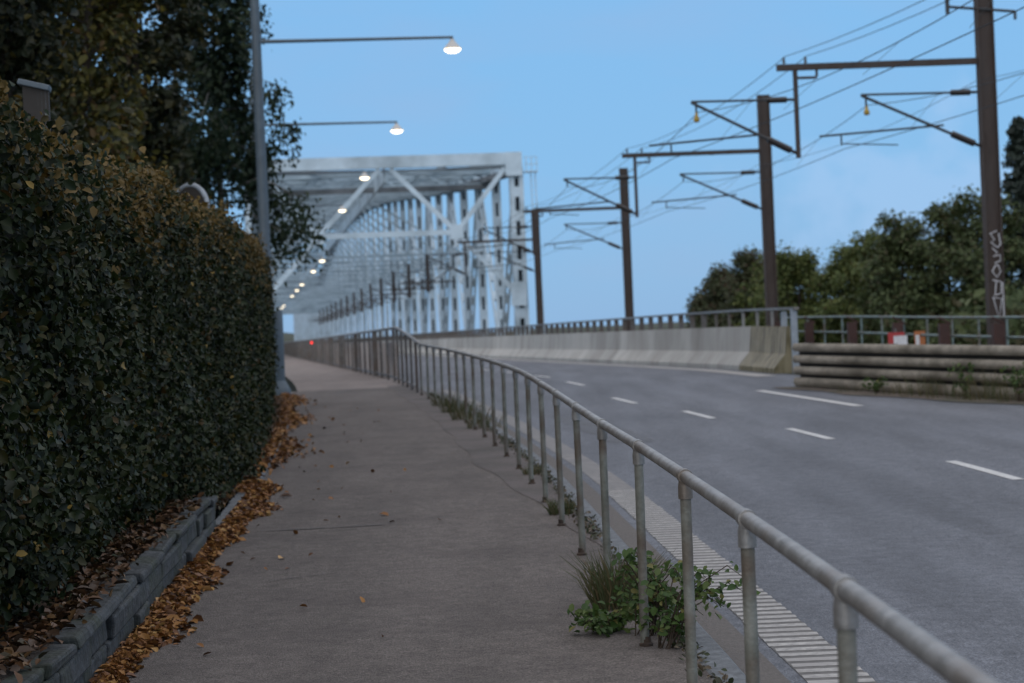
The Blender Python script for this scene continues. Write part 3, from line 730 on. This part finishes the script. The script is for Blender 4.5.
b = MB(); b.sweep([(-.06, 1.50), (-.06, 1.56), (.06, 1.56), (.06, 1.50)], ys, off(9.28), ZR); b.build('top_rail', M['galv'], root)
yk = 49.2; k = 0; b = None
while k < 98:
    m_ = M['galv'] if yk < 53.2 else M['farrail']
    wd = .035 if yk < 56 else .075
    MB().box(R(yk) + 9.28 - wd, R(yk) + 9.28 + wd, yk - .03, yk + .03, ZR(yk) + 1.10, ZR(yk) + 1.498).build('rail_post', m_, root); yk += 1.5; k += 1
b = MB()
while yk < 400:
    b.box(R(yk) + 9.28 - .07, R(yk) + 9.28 + .07, yk - .03, yk + .03, ZR(yk) + 1.10, ZR(yk) + 1.5); yk += 1.5
b.build('far_rail_posts', M['farrail'], root)['kind'] = 'stuff'
b = MB()
for q, xx in ((47.15, 9.22), ):
    b.box(R(q) + xx - .02, R(q) + xx + .12, q - .09, q + .09, ZR(q), ZR(q) + 1.52)
b.build('end_post', M['signback'], root)
b = MB(); q = 48.6; b.box(R(q) + 9.34, R(q) + 9.48, q - .08, q + .08, ZR(q), ZR(q) + 1.46); b.build('end_post', M['signback'], root)

# ------------------------------------------------------------------ guard beams at the right
root = empty('guard_rail', (8.15, 32, ZR(32)), 'weathered guard rail of four stacked horizontal beams at the right of the road', 'guard rail')
gp = [Vector((x_, y_, ZR(y_))) for x_, y_ in ((5.7, 40.3), (8.15, 32), (11.1, 23), (14.3, 14))]
for bi, (z0, z1) in enumerate(((.02, .20), (.265, .42), (.49, .645), (.72, .88))):
    b = MB()
    pts = gp
    for a, c in zip(pts, pts[1:]):
        d = (c - a).normalized(); nrm = Vector((0, 0, 1)).cross(d)
        if nrm.x > 0: nrm = -nrm
        zc = (z0 + z1) / 2; hh = (z1 - z0) / 2
        prof_ = [(-.05, -hh), (.03, -hh), (.06, -hh * .6), (.075, 0), (.06, hh * .6), (.03, hh), (-.05, hh)]
        n = len(b.v); np_ = len(prof_)
        for P_ in (a + d * .003, c - d * .003):
            for (u, v) in prof_: b.v.append(P_ + nrm * u + Vector((0, 0, zc + v)))
        for j in range(np_): b.f.append([n + j, n + (j + 1) % np_, n + np_ + (j + 1) % np_, n + np_ + j])
        b.f.append([n + j for j in range(np_)]); b.f.append([n + np_ + j for j in range(np_)][::-1])
    b.build('beam', M['timber'], root, smooth_='angle')
for a, c in zip(gp, gp[1:]):
    d = (c - a).normalized(); nrm = Vector((0, 0, 1)).cross(d)
    if nrm.x > 0: nrm = -nrm
    MB().beam(a - nrm * .10 + d * .01 + Vector((0, 0, .43)), c - nrm * .10 - d * .01 + Vector((0, 0, .43)), .04, .80).build('added_dark_board', M['gdark'], root)  # dark board added behind the beams to darken the gaps
for i in range(15):
    t = i * 1.85 + .12
    rem = t
    for a, c in zip(gp, gp[1:]):
        L_ = (c - a).length
        if rem <= L_: break
        rem -= L_
    d = (c - a).normalized(); p = a + d * rem; nrm = Vector((0, 0, 1)).cross(d)
    if nrm.x > 0: nrm = -nrm
    MB().quadbox(p - nrm * .20 + Vector((0, 0, .42)), nrm * .07, d * .06, (0, 0, .46)).build('post', M['gdark'], root)
    if t < 20:
        pass
# ------------------------------------------------------------------ teal railing with brown posts behind the guard rail
root = empty('side_fence', (R(40) + 10.2, 40, G(40)), 'teal tube fence with broad dark brown posts behind the guard rail', 'fence')
ys = [22 + 1.5 * i for i in range(21)]
for zz in (1.22, .86, .48):
    MB().poly([(R(q) + 10.25, q, G(q) + zz - .03) for q in ys], .026, 8).build('rail', M['teal'], root)
for i in range(20):
    yk = 22.6 + 1.5 * i
    MB().tube((R(yk) + 10.25, yk, G(yk) - .1), (R(yk) + 10.25, yk, G(yk) + 1.19), .022, .022, 8).build('rail_post', M['teal'], root)
for i, yk in enumerate((52, 49, 45.4, 42.1, 39.2, 36.2, 33.2, 30.5, 27.7)):
    g = G(yk); x = R(yk) + 10.12
    b = MB(); b.box(x - .10, x + .10, yk - .10, yk + .10, g - .2, g + 1.08)
    b.beam((x - .1, yk, g + 1.2), (x + .16, yk, g + 1.05), .1, .03)
    b.build('brown_post', M['redbrown'], root)
# small red and white barrier board behind the beams
root = empty('barrier_board', (PX(896, 338, 41.0), 41.0, G(41)), 'small red and white warning board peeping over the guard rail', 'warning board')
x, y = PX(896, 338, 41.0), 41.0; g = G(y)
MB().box(x - .02, x + .02, y + .03, y + .07, g - .1, g + .98).build('stand', M['farrail'], root)
MB().box(x - .17, x + .17, y - .012, y + .012, g + .5, g + .90).build('board', M['redp'], root)
MB().box(x - .06, x + .22, y - .024, y - .014, g + .50, g + .83).build('white_panel', M['whitep'], root)
root = empty('warning_sign', (PX(920, 340, 41.0), 41.0, G(41)), 'small orange brown board beside the red and white warning board', 'warning board')
x, y = PX(920, 340, 41.0), 41.0; g = G(y)
MB().box(x - .02, x + .02, y + .02, y + .05, g - .1, g + .9).build('stand', M['farrail'], root)
MB().box(x - .12, x + .10, y - .012, y + .012, g + .5, g + .91).build('board', M['orange'], root)
MB().box(x - .10, x - .02, y - .022, y - .014, g + .5, g + .83).build('white_panel', M['whitep'], root)

# ------------------------------------------------------------------ railway: rails
for o_, ql in ((11.0, 'nearest to the road'), (12.44, 'second from the road'), (14.6, 'third from the road'), (16.04, 'farthest from the road')):
    b = MB(); b.sweep([(-.035, 0), (-.035, .15), (.035, .15), (.035, 0)], [-10 + 10 * i for i in range(70)], off(o_), lambda y: G(y) - .03)
    tag(b.build('track_rail', M['mast']), 'rusty steel running rail of the railway, ' + ql, 'rail', 'rails of the double track')

# ------------------------------------------------------------------ catenary masts
MP = [(27.5, None), (55.0, 13.33), (80.5, 10.50), (113.8, 6.74), (147.4, 2.14)]
MP = [(y, x if x is not None else 17.0) for y, x in MP]
EB = EYE - base
mg = 'railway catenary masts'
mlabs = ['', 'largest rusty railway mast at the right, with white graffiti on its foot', 'rusty railway mast rising behind the end of the concrete barrier', 'railway mast standing in clear sky between the trees and the bridge', 'farthest railway mast, right beside the bridge portal']
def make_mast(label):
    """local: base at origin, arms towards -x"""
    r = empty('railway_mast', (0, 0, 0), label, 'mast', mg)
    b = MB(); H = 9.25 + EB
    b.box(-.19, .19, -.04, .04, -.3, H); b.box(-.23, -.188, -.15, .15, -.3, H); b.box(.188, .23, -.15, .15, -.3, H)
    b.build('column', M['mast'], r)
    A = 7.0 + EB
    arm = MB(); arm.beam((-.26, 0, A), (-5.85, 0, A - .03), .16, .17)
    arm = arm.build('arm', M['mast'], r)
    for x in (-5.65, -5.05): MB().tube((x, 0, A + .08), (x, 0, A + .26), .045, .03, 8).build('pin_insulator', M['insul'], arm)
    dp = MB(); dp.beam((-5.35, 0, A - .09), (-5.35, 0, A - 2.5), .11, .11, side=(1, 0, 0))
    dp.beam((-5.3, 0, A - .32), (-4.75, 0, A - .32), .07, .07); dp.beam((-4.75, 0, A - .3), (-4.75, 0, A - .08), .06, .06, side=(1, 0, 0))
    dp.build('drop_post', M['mast'], r)
    def canti(x0, tag_):
        zt, zd, zl = A - .85, A - 2.33, A - 1.85
        ln = 3.28
        if tag_: zt, zd, zl, ln = A - .9, A - 2.36, A - 1.95, 2.85
        b = MB(); b.tube((x0, 0, zt), (x0 - ln, 0, zt + .02), .032, .032, 8)
        b.tube((x0, 0, zd), (x0 - ln, 0, zt + .0), .042, .042, 8)
        b.tube((x0 - 1.0, 0, zl + .12), (x0 - ln - 1.2, 0, zl - .08), .03, .03, 8)
        b.tube((x0 - ln - .6, 0, zl - .08), (x0 - ln - .6, 0, zl - .35), .025, .025, 6); b.tube((x0 - ln - .6, 0, zl - .3), (x0 - 2.3, 0, zl - .38), .018, .018, 6)
        b.tube((x0 - ln + .13, 0, zt), (x0 - ln + .13, 0, zt - .28), .03, .03, 6)
        c = b.build('cantilever', M['catsteel'], r)
        b = MB(); b.poly([(x0 - .05, 0, zt), (x0 - .2, 0, zt), (x0 - .22, 0, zt), (x0 - .75, 0, zt), (x0 - .78, 0, zt)], [.04, .04, .085, .085,   .035], 10); b.build('insulator', M['insul'], c)
        b = MB(); dv = Vector((-ln, 0, zt - zd)).normalized(); p = Vector((x0, 0, zd))
        b.poly([p, p + dv * .15, p + dv * .17, p + dv * .85, p + dv * .88], [.045, .045, .095, .095, .04], 10)
        b.build('insulator', M['insul'], c)
    canti(-.26, False); canti(-5.4, True)
    return r
m0 = make_mast(mlabs[1])
for i in (1, 2, 3, 4):
    o = m0 if i == 1 else copy_tree(m0)
    y, x = MP[i]; o.location = (x, y, base); o['label'] = mlabs[i]; o.rotation_euler = (0, 0, math.atan(.1314) * (.75 if i == 1 else 1))
A_ = 7.0 + EB
for x in (-3.4, -8.12):
    b = MB(); zt = A_ - .85 - .05 * (x < -5)
    b.lathe((x, 0, zt - .55), [(.0, 0), (.07, .02), (.09, .09), (.05, .17), (.03, .28)], 10)
    b.tube((x, 0, zt - .3), (x, 0, zt), .016, .016, 6)
    b.build('yellow_fitting', M['yellow'], m0, smooth_=True, world=False)
# graffiti on the first mast's front, and its high cross bracket
A = m0
g = MB()
def stroke(pts):
    g.poly([(x, -.19, z) for x, z in pts], .015, 5)
# a column of hand-sprayed letters, read downwards
stroke([(.05, 3.32), (-.14, 3.25), (-.02, 3.08), (-.13, 3.02), (.06, 2.86)])
stroke([(.10, 3.26), (.14, 2.95), (.06, 2.86)])
stroke([(-.10, 2.86), (.04, 2.72), (-.08, 2.62), (.12, 2.66), (.12, 2.50), (-.04, 2.44)])
stroke([(-.02, 2.38), (-.12, 2.22), (.0, 2.05), (.12, 2.2), (.05, 2.38), (-.02, 2.38)])
stroke([(-.12, 1.98), (.12, 1.92), (.10, 1.6), (-.10, 1.56)]); stroke([(-.02, 1.95), (-.06, 1.6)])
stroke([(-.14, 1.5), (.12, 1.46), (.02, .9), (-.12, 1.48)]); stroke([(.16, 1.9), (.16, .95)])
gm = g.build('graffiti', M['whitep'], m0, world=False)
b = MB(); Z_ = 8.4 + EB; b.tube((-1.1, -.1, Z_ + .1), (.85, -.1, Z_ - .08), .04, .04, 8); b.tube((.85, -.1, Z_ - .06), (.85, -.1, Z_ - .3), .045, .045, 8); b.tube((-1.05, -.1, Z_ + .35), (-1.05, -.1, Z_ - .1), .06, .06, 8)
b.build('cross_bracket', M['catsteel'], m0, world=False)

# wires: each wire one thing
wl = ['upper twin feeder wire running along the tips of the mast arms', 'lower twin feeder wire running along the tips of the mast arms', 'carrying wire over the near track at the short brackets', 'contact wire over the near track', 'carrying wire over the far track at the drop posts', 'contact wire over the far track', 'thin earth wire along the mast shafts']
A0 = base + 7.0 + EB
wd_ = [(-5.65, .26, .5), (-5.05, .26, .5), (-3.41, -1.13, .8), (-4.1, -2.3, .15), (-8.12, -1.18, .8), (-8.85, -2.4, .15), (-.3, -.55, .5)]
MPX = [(2.0, 20.2)] + MP + [(181, -2.3), (215, -6.8), (250, -11.4)]
for wi, (dx, dz, sag) in enumerate(wd_):
    pts = []
    for (ya, xa), (yb, xb) in zip(MPX, MPX[1:]):
        for s in range(12):
            t = s / 12; p = Vector((xa + dx * .99, ya + dx * .12, A0 + dz)).lerp(Vector((xb + dx * .99, yb + dx * .12, A0 + dz)), t); p.z -= sag * 4 * t * (1 - t) * .8; pts.append(p)
    o = MB().poly(pts, .0105 if wi < 6 else .008, 5).build('overhead_wire', M['wire']); tag(o, wl[wi], 'wire', 'overhead railway wires')
    if wi in (2, 4):   # droppers down to the contact wire, part of the carrying wire
        dd = wd_[wi + 1]
        for (ya, xa), (yb, xb) in zip(MPX[:-3], MPX[1:-2]):
            for t in (.2, .4, .6, .8):
                p = Vector((xa + dx * .99, ya + dx * .12, A0 + dz)).lerp(Vector((xb + dx * .99, yb + dx * .12, A0 + dz)), t); p.z -= sag * 4 * t * (1 - t) * .8
                q = Vector((xa + dd[0] * .99, ya + dd[0] * .12, A0 + dd[1])).lerp(Vector((xb + dd[0] * .99, yb + dd[0] * .12, A0 + dd[1])), t)
                MB().tube(p, q, .0045, .0045, 4).build('dropper', M['wire'], o)

# ------------------------------------------------------------------ the truss bridge
Y0 = 150.0; PAN = 12.0; NP = 62
def br(s, c, z):      # s along the axis from the portal, c across from the right truss (negative to the left), z above eye level
    y = Y0 + s; x = .8 - .1314 * s
    return Vector((x, y, EYE + z)) + AP * c
WB = 19.7
root = empty('truss_bridge', (br(0, -WB / 2, 0).x, Y0, base), 'long pale grey steel truss bridge with an open portal and curving top chords', 'bridge')
HH = [(0, 12.95), (12, 13.4), (50, 15.6), (122, 20.0), (180, 22.6), (250, 24.0), (290, 23.4), (400, 17.0), (510, 23.5), (540, 23), (760, 20)]
def th(s): return smooth(HH, s, 6) if s > 3 else 12.95
DK = base - EYE     # deck level
W0 = -WB
def lattice_post(b, p, q, wdt, dep, n, mm=None):
    """box column whose faces across the road have a row of openings"""
    p, q = Vector(p), Vector(q); d = (q - p); L = d.length; d.normalize()
    ed = wdt * .33
    for s in (-1, 1):
        b.beam(p + AP * s * (wdt - ed) / 2, q + AP * s * (wdt - ed) / 2, ed, dep, side=AP)
    if n:
        for i in range(n + 1):
            t0 = L * i / n; hh = L / n * .42
            a = p + d * max(0, t0 - hh / 2); c = p + d * min(L, t0 + hh / 2)
            b.beam(a, c, wdt * .34 - .004, dep - .03, side=AP)
for side, c in (('r', 0), ('l', W0)):
    for i in range(NP + 1):
        s = i * PAN; b = MB(); n = 8 if i < 12 else 0
        w_ = 1.0 if i == 0 else .70
        if i < 12:
            lattice_post(b, br(s, c, DK - 1), br(s, c, th(s) - .4), w_, .35 if i else .9, n)
        else: b.beam(br(s, c, DK - 1), br(s, c, th(s) - .4), .45, .35, side=AP)
        vp = b.build('vertical_post', M['truss'], root)
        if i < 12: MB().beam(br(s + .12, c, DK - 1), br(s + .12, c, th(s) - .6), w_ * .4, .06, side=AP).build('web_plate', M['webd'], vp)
    for i in range(NP):
        s0, s1 = i * PAN, (i + 1) * PAN; b = MB()
        if i % 2 == 0: pa, pb = br(s0, c, th(s0) - .9), br(s1, c, DK - .6)
        else: pa, pb = br(s0, c, DK - .6), br(s1, c, th(s1) - .9)
        if i < 10: lattice_post(b, pa, pb, .50, .3, 9)
        else: b.beam(pa, pb, .3, .3, side=AP)
        b.build('diagonal', M['truss'], root)
    b = MB()
    for i in range(NP):
        s0, s1 = i * PAN, (i + 1) * PAN
        b.beam(br(s0, c, th(s0)), br(s1, c, th(s1)), 1.0, 1.6, side=AP)
    b.build('top_chord', M['truss'], root)
    # walkway lattice above and inside the chord (underside shade put into the dark colour)
    b = MB()
    for i in range(NP):
        s0, s1 = i * PAN + .5, (i + 1) * PAN - .5
        cc = c + (-.9 if side == 'r' else .9)
        b.beam(br(s0, cc, th(s0) - .85), br(s1, cc, th(s1) - .85), .85, .40, side=AP)
        for k in range(5):
            sm = s0 + (s1 - s0) * (k + .5) / 5; b.beam(br(sm, c, th(sm) - .69), br(sm, cc, th(sm) - .69), .12, .12)
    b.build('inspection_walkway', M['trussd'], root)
    b = MB()
    for i in range(NP):
        b.beam(br(i * PAN, c, DK - 1.2), br((i + 1) * PAN, c, DK - 1.2), .9, 1.2, side=AP)
    b.build('bottom_chord', M['truss'], root)
# portal frame
def sub(name, m, fn):
    b = MB(); fn(b); return b.build(name, m, root)
sub('portal_beam', M['truss'], lambda b: b.beam(br(-.62, W0 - .3, 13.2), br(-.62, .25, 13.2), .5, .9))
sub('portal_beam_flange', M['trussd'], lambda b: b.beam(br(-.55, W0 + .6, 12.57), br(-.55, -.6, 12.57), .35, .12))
for c, sg in ((0, -1), (W0, 1)):
    sub('gusset', M['truss'], lambda b: b.beam(br(-.9, c + sg * .25, 11.9), br(-.9, c + sg * .25, 13.66), 1.25, .12, side=AP))
    sub('gusset', M['truss'], lambda b: b.beam(br(-.9, c + sg * .25, 2.2), br(-.9, c + sg * .25, 4.0), 1.15, .14, side=AP))
MC = W0 / 2
for sgn, c in ((1, 0), (-1, W0)):
    nd = MC + sgn * 5.15
    for pa, pb in (((MC + sgn * .4, 12.7), (nd, 7.85)), ((nd, 7.85), (c - sgn * .9, 12.5)), ((nd, 7.7), (c - sgn * .35, 3.1))):
        sub('portal_brace', M['truss'], lambda b: b.beam(br(-.7, pa[0], pa[1]), br(-.7, pb[0], pb[1]), .12, .36, side=AX))
    sub('portal_gusset', M['truss'], lambda b: b.beam(br(-.82, nd, 7.3), br(-.82, nd, 8.4), .95, .06, side=AP))
sub('portal_tie', M['truss'], lambda b: b.beam(br(-.7, MC - 5.1, 7.85), br(-.7, MC + 5.1, 7.85), .14, .40, side=AX))
# cross struts and sway frames at every panel point
for i in range(1, NP + 1):
    s = i * PAN; t = th(s)
    b = MB()
    b.beam(br(s, W0, t - .1), br(s, 0, t - .1), .5, .35); b.beam(br(s, W0, t - 1.15), br(s, 0, t - 1.15), .5, .28)
    for k in range(10):
        a = W0 + WB * k / 10; b.beam(br(s, a, t - (.1 if k % 2 else 1.15)), br(s, a + WB / 10, t - (1.15 if k % 2 else .1)), .1, .16)
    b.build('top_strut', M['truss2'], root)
    if i == 1:
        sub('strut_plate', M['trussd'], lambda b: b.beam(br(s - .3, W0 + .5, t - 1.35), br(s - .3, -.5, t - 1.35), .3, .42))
    if 2 < i <= 30:
        b = MB(); zz = 7.85 + (0 if i < 3 else 0)
        b.beam(br(s, W0, zz), br(s, 0, zz), .2, .22)
        b.beam(br(s, W0 + .4, zz), br(s, MC, t - 1.2), .10, .16); b.beam(br(s, -.4, zz), br(s, MC, t - 1.2), .10, .16)
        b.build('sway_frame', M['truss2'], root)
for i in range(NP):
    s0, s1 = i * PAN, (i + 1) * PAN; b = MB()
    b.beam(br(s0, W0, th(s0) - .2), br(s1, 0, th(s1) - .2), .4, .3); b.beam(br(s0, 0, th(s0) - .25), br(s1, W0, th(s1) - .25), .4, .25)
    for cc in (-5, -15): b.beam(br(s0, cc, th(s0) + .05), br(s1, cc, th(s1) + .05), .22, .25)
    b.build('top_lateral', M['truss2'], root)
b = MB()
for i in range(NP): b.beam(br(i * PAN - .2, MC, 12.3), br((i + 1) * PAN - .2, MC, 12.3), .12, 1.05, side=AP)
b.build('centre_girder', M['truss'], root)
# brown droppers for the overhead line inside the bridge
for i in range(14):
    s = 30 + i * 21
    b = MB()
    for cc in (-4.2, ):
        b.beam(br(s, cc, 7.6), br(s, cc, 4.2), .30, .30, side=AP)
        b.beam(br(s, cc - 2.5, 5.1), br(s, cc + 2.5, 5.1), .12, .12)
        b.beam(br(s, cc - 2.4, 5.9), br(s, cc, 4.3), .10, .10)
        b.beam(br(s, cc + 2.4, 6.4), br(s, cc, 4.9), .10, .10)
    b.build('line_hanger', M['mast'], root)
# deck slab, edge platform and ladder on the right post
sub('deck', M['conc'], lambda b: b.beam(br(0, W0 / 2, DK - .7), br(NP * PAN, W0 / 2, DK - .7), WB + 2.5, .7))
def plat(b):
    b.beam(br(-.2, .6, 12.2), br(-.2, 1.6, 12.2), .8, .08)
    for cc in (.75, 1.15, 1.55): b.beam(br(-.5, cc, 12.2), br(-.5, cc, 13.3), .05, .05, side=AP)
    for zz in (12.75, 13.3): b.beam(br(-.5, .6, zz), br(-.5, 1.6, zz), .05, .05)
sub('access_platform', M['truss'], plat)
def lad(b):
    for cc in (1.15, 1.5): b.beam(br(.2, cc + .0, 12.2), br(.2, cc + .25, DK), .06, .06, side=AP)
    z = 0
    while z < 12: b.beam(br(.2, 1.15 + (12.2 - z) * .019, z), br(.2, 1.5 + (12.2 - z) * .019, z), .03, .03); z += .35
sub('ladder', M['truss'], lad)
# piers
for s in (2, 130, 280, 500, 700):
    sub('pier', M['conc'], lambda b: b.beam(br(s, W0 / 2, -30), br(s, W0 / 2, DK - 1.9), WB + 3, 5, side=AP))

# ------------------------------------------------------------------ things above the hedge
x, y = PX(37, 100, 16.0), 16.0; z1 = EYE + 2.12
root = empty('capped_box', (x, y, G(y) + .3), 'pale grey slatted box with a tilted cap sticking out of the hedge top', 'box')
MB().box(x - .03, x + .03, y + .05, y + .11, G(y), z1 - .2).build('stake', M['twig'], root)
b = MB()
b.quadbox((x, y, z1 - .17), Vector((.098, .02, -.012)), Vector((-.006, .045, 0)), Vector((.0, 0, .19)))
b.build('housing', M['gdark'], root, bevel=.005)
b = MB()
for i in range(6): b.quadbox((x - .075 + i * .03, y - .052 + i * .006, z1 - .17 - i * .002), (.006, 0, 0), (0, .008, 0), (0, 0, .17))
b.build('slat', M['slate'], root)
MB().quadbox((x - .01, y, z1 + .035), Vector((.12, .02, -.03)), Vector((-.01, .085, 0)), Vector((.006, 0, .022))).build('cap', M['slate'], root, bevel=.008)
x, y = PX(190, 190, 24.0), 24.0
root = empty('round_sign', (x, y, G(y) + .2), 'round grey rimmed sign seen from behind with only its rim above the hedge', 'sign')
MB().tube((x, y + .05, G(y)), (x, y + .05, EYE + 1.95), .03).build('post', M['slate'], root)
nv = Vector((-.62, -.78, 0)).normalized(); c0 = Vector((x, y, EYE + 1.66))
MB().poly([c0 - nv * .012, c0 + nv * .012], .30, 32).build('disc', M['gdark'], root)
b = MB(); a1 = Vector((0, 0, 1)); a2 = nv.cross(a1)
b.poly([c0 + (a1 * math.cos(t) + a2 * math.sin(t)) * .305 for t in [math.pi * 2 * i / 40 for i in range(41)]], .03, 8, cap=False)
b.build('rim', M['signback'], root, smooth_=True)

P = []; Nn = []
for i in range(5200):
    y = 8 + 34 * random.random(); c_ = .5 + .5 * math.sin(y * 1.9) * math.sin(y * .63 + 1)
    if random.random() > c_ ** 1.5 + .06: continue
    P.append((R(y) + .19 + random.gauss(0, .035), y, G(y) + .012 + random.random() * .03)); Nn.append((0, -.3, 1))
tag(leaf_mesh('moss', P, Nn, .026, M['mossleaf'], jit=.6), 'moss and dirt gathered in patches along the kerb under the railing', 'moss', kind='stuff')
# ------------------------------------------------------------------ weeds and grass
def weed(name, x, y, z, label, n, spread, ht, seed, dirs=None, lsize=.034):
    rnd = random.Random(seed); root = empty(name, (x, y, z), label, 'plant')
    b = MB(); P = []; Nn = []
    for i in range(n):
        a = rnd.random() * 6.28; L_ = spread * rnd.uniform(.3, 1.1); h = ht * rnd.uniform(.3, 1)
        dx, dy = math.cos(a) * L_, math.sin(a) * L_
        if dirs and rnd.random() < .35: dx, dy = dirs[0] * rnd.uniform(.5, 1), dirs[1] * rnd.uniform(.5, 1); h = ht * rnd.uniform(.6, 1.05)
        pts = [Vector((x + rnd.gauss(0, .03), y + rnd.gauss(0, .03), z - .01)), Vector((x + dx * .35, y + dy * .35, z + h * .75)), Vector((x + dx * .75, y + dy * .75, z + h)), Vector((x + dx, y + dy, z + h * .8))]
        b.poly(pts, [.004, .0035, .003, .0015], 5)
        for k in range(15):
            t = .15 + .85 * rnd.random(); s = t * 3; j = min(2, int(s)); p = pts[j].lerp(pts[j + 1], s - j)
            P.append((p.x + rnd.gauss(0, .026), p.y + rnd.gauss(0, .022), max(z + .01, p.z + rnd.gauss(0, .022)))); Nn.append((0, -.5, .8))
    b.build('stems', M['twig'], root)
    leaf_mesh('leaves', P, Nn, lsize, M['weed'], root, jit=.5, elong=1.4, origin=(x, y, z))
def tuft(x, y, z, label, n, r, h, seed):
    rnd = random.Random(seed); V = MB()
    for i in range(n):
        a = rnd.random() * 6.28; q = r * math.sqrt(rnd.random()); p = Vector((x + math.cos(a) * q, y + math.sin(a) * q, z - .01))
        hh = h * rnd.uniform(.5, 1.1); le = Vector((math.cos(a) * hh * .5 * rnd.random() + rnd.gauss(0, .03), math.sin(a) * hh * .4 * rnd.random(), hh))
        w_ = Vector((rnd.uniform(-1, 1), rnd.uniform(-.5, .5), 0)).normalized() * .004; n0 = len(V.v)
        V.v += [p - w_, p + w_, p + le * .6 + w_ * .8, p + le * .6 - w_ * .8, p + le + Vector((le.x * .4, le.y * .3, -hh * .1))]
        V.f += [[n0, n0 + 1, n0 + 2, n0 + 3], [n0 + 3, n0 + 2, n0 + 4]]
    o = V.build('grass_tuft', M['grassb']); tag(o, label, 'grass')
yy = 10.6
weed('weed_plant', R(yy) + .06, yy, G(yy), 'largest leafy green weed round the foot of the hand railing', 27, .30, .46, 5)
weed('weed_plant', R(10.2) + .10, 10.2, G(10), 'trailing weed branch reaching out over the white bars from the railing', 20, .18, .42, 6, dirs=(.44, -.02))
weed('weed_plant', R(10.9) - .16, 10.75, G(10.7), 'low weed sprawling on to the path left of the largest weed', 22, .20, .12, 8, dirs=(-.20, .0))
tuft(R(11.6) + .02, 11.6, G(11.6), 'tall straw green grass tuft behind the largest weed', 420, .17, .36, 1)
tuft(R(16.6) + .06, 16.6, G(16.6), 'small grass tuft at the foot of the railing halfway along', 160, .10, .17, 2)
tuft(R(20.5) + .1, 20.5, G(20.5), 'tiny grass tuft at the kerb beyond the halfway one', 90, .12, .12, 3)
for i, (yk, n) in enumerate(((29, 90), (31.5, 150), (34, 170), (36.5, 130))):
    tuft(R(yk) + .12, yk, G(yk), ['first', 'second', 'third', 'farthest'][i] + ' dark grass clump at the railing foot before the rail rises', n, .28, .30, 10 + i)
for i, (yk, h, lab) in enumerate(((31.6, .75, 'tall dark leafy weed standing against the guard beams at the right frame edge'), (33.2, .6, 'dark leafy weed left of the tallest one against the guard beams'), (36.3, .3, 'low dark leafy weed under the middle of the guard beams'))):
    weed('weed_plant', glx(yk) - .3, yk, ZR(yk), lab, 10, .3, h, 60 + i, lsize=.045)
GW = ['tall one at the right', 'highest of the row near the right frame edge', 'tall middle one of the right group', 'nearest one, right at the frame edge', 'short one in the middle of the beams', 'shortest and farthest one to the left', 'low one in front of the tall group']
for i, (dx, yk, h, n) in enumerate(((-.30, 33.8, .45, 200), (-.25, 32.6, .6, 220), (-.35, 34.6, .5, 200), (-.25, 31.8, .6, 220), (-.3, 35.6, .25, 120), (-.3, 37.2, .2, 90), (-.4, 32.9, .3, 160))):
    tuft(glx(yk) + dx, yk, ZR(yk), 'dry grass clump against the guard beams, ' + GW[i], n // 3, .35, h, 30 + i)
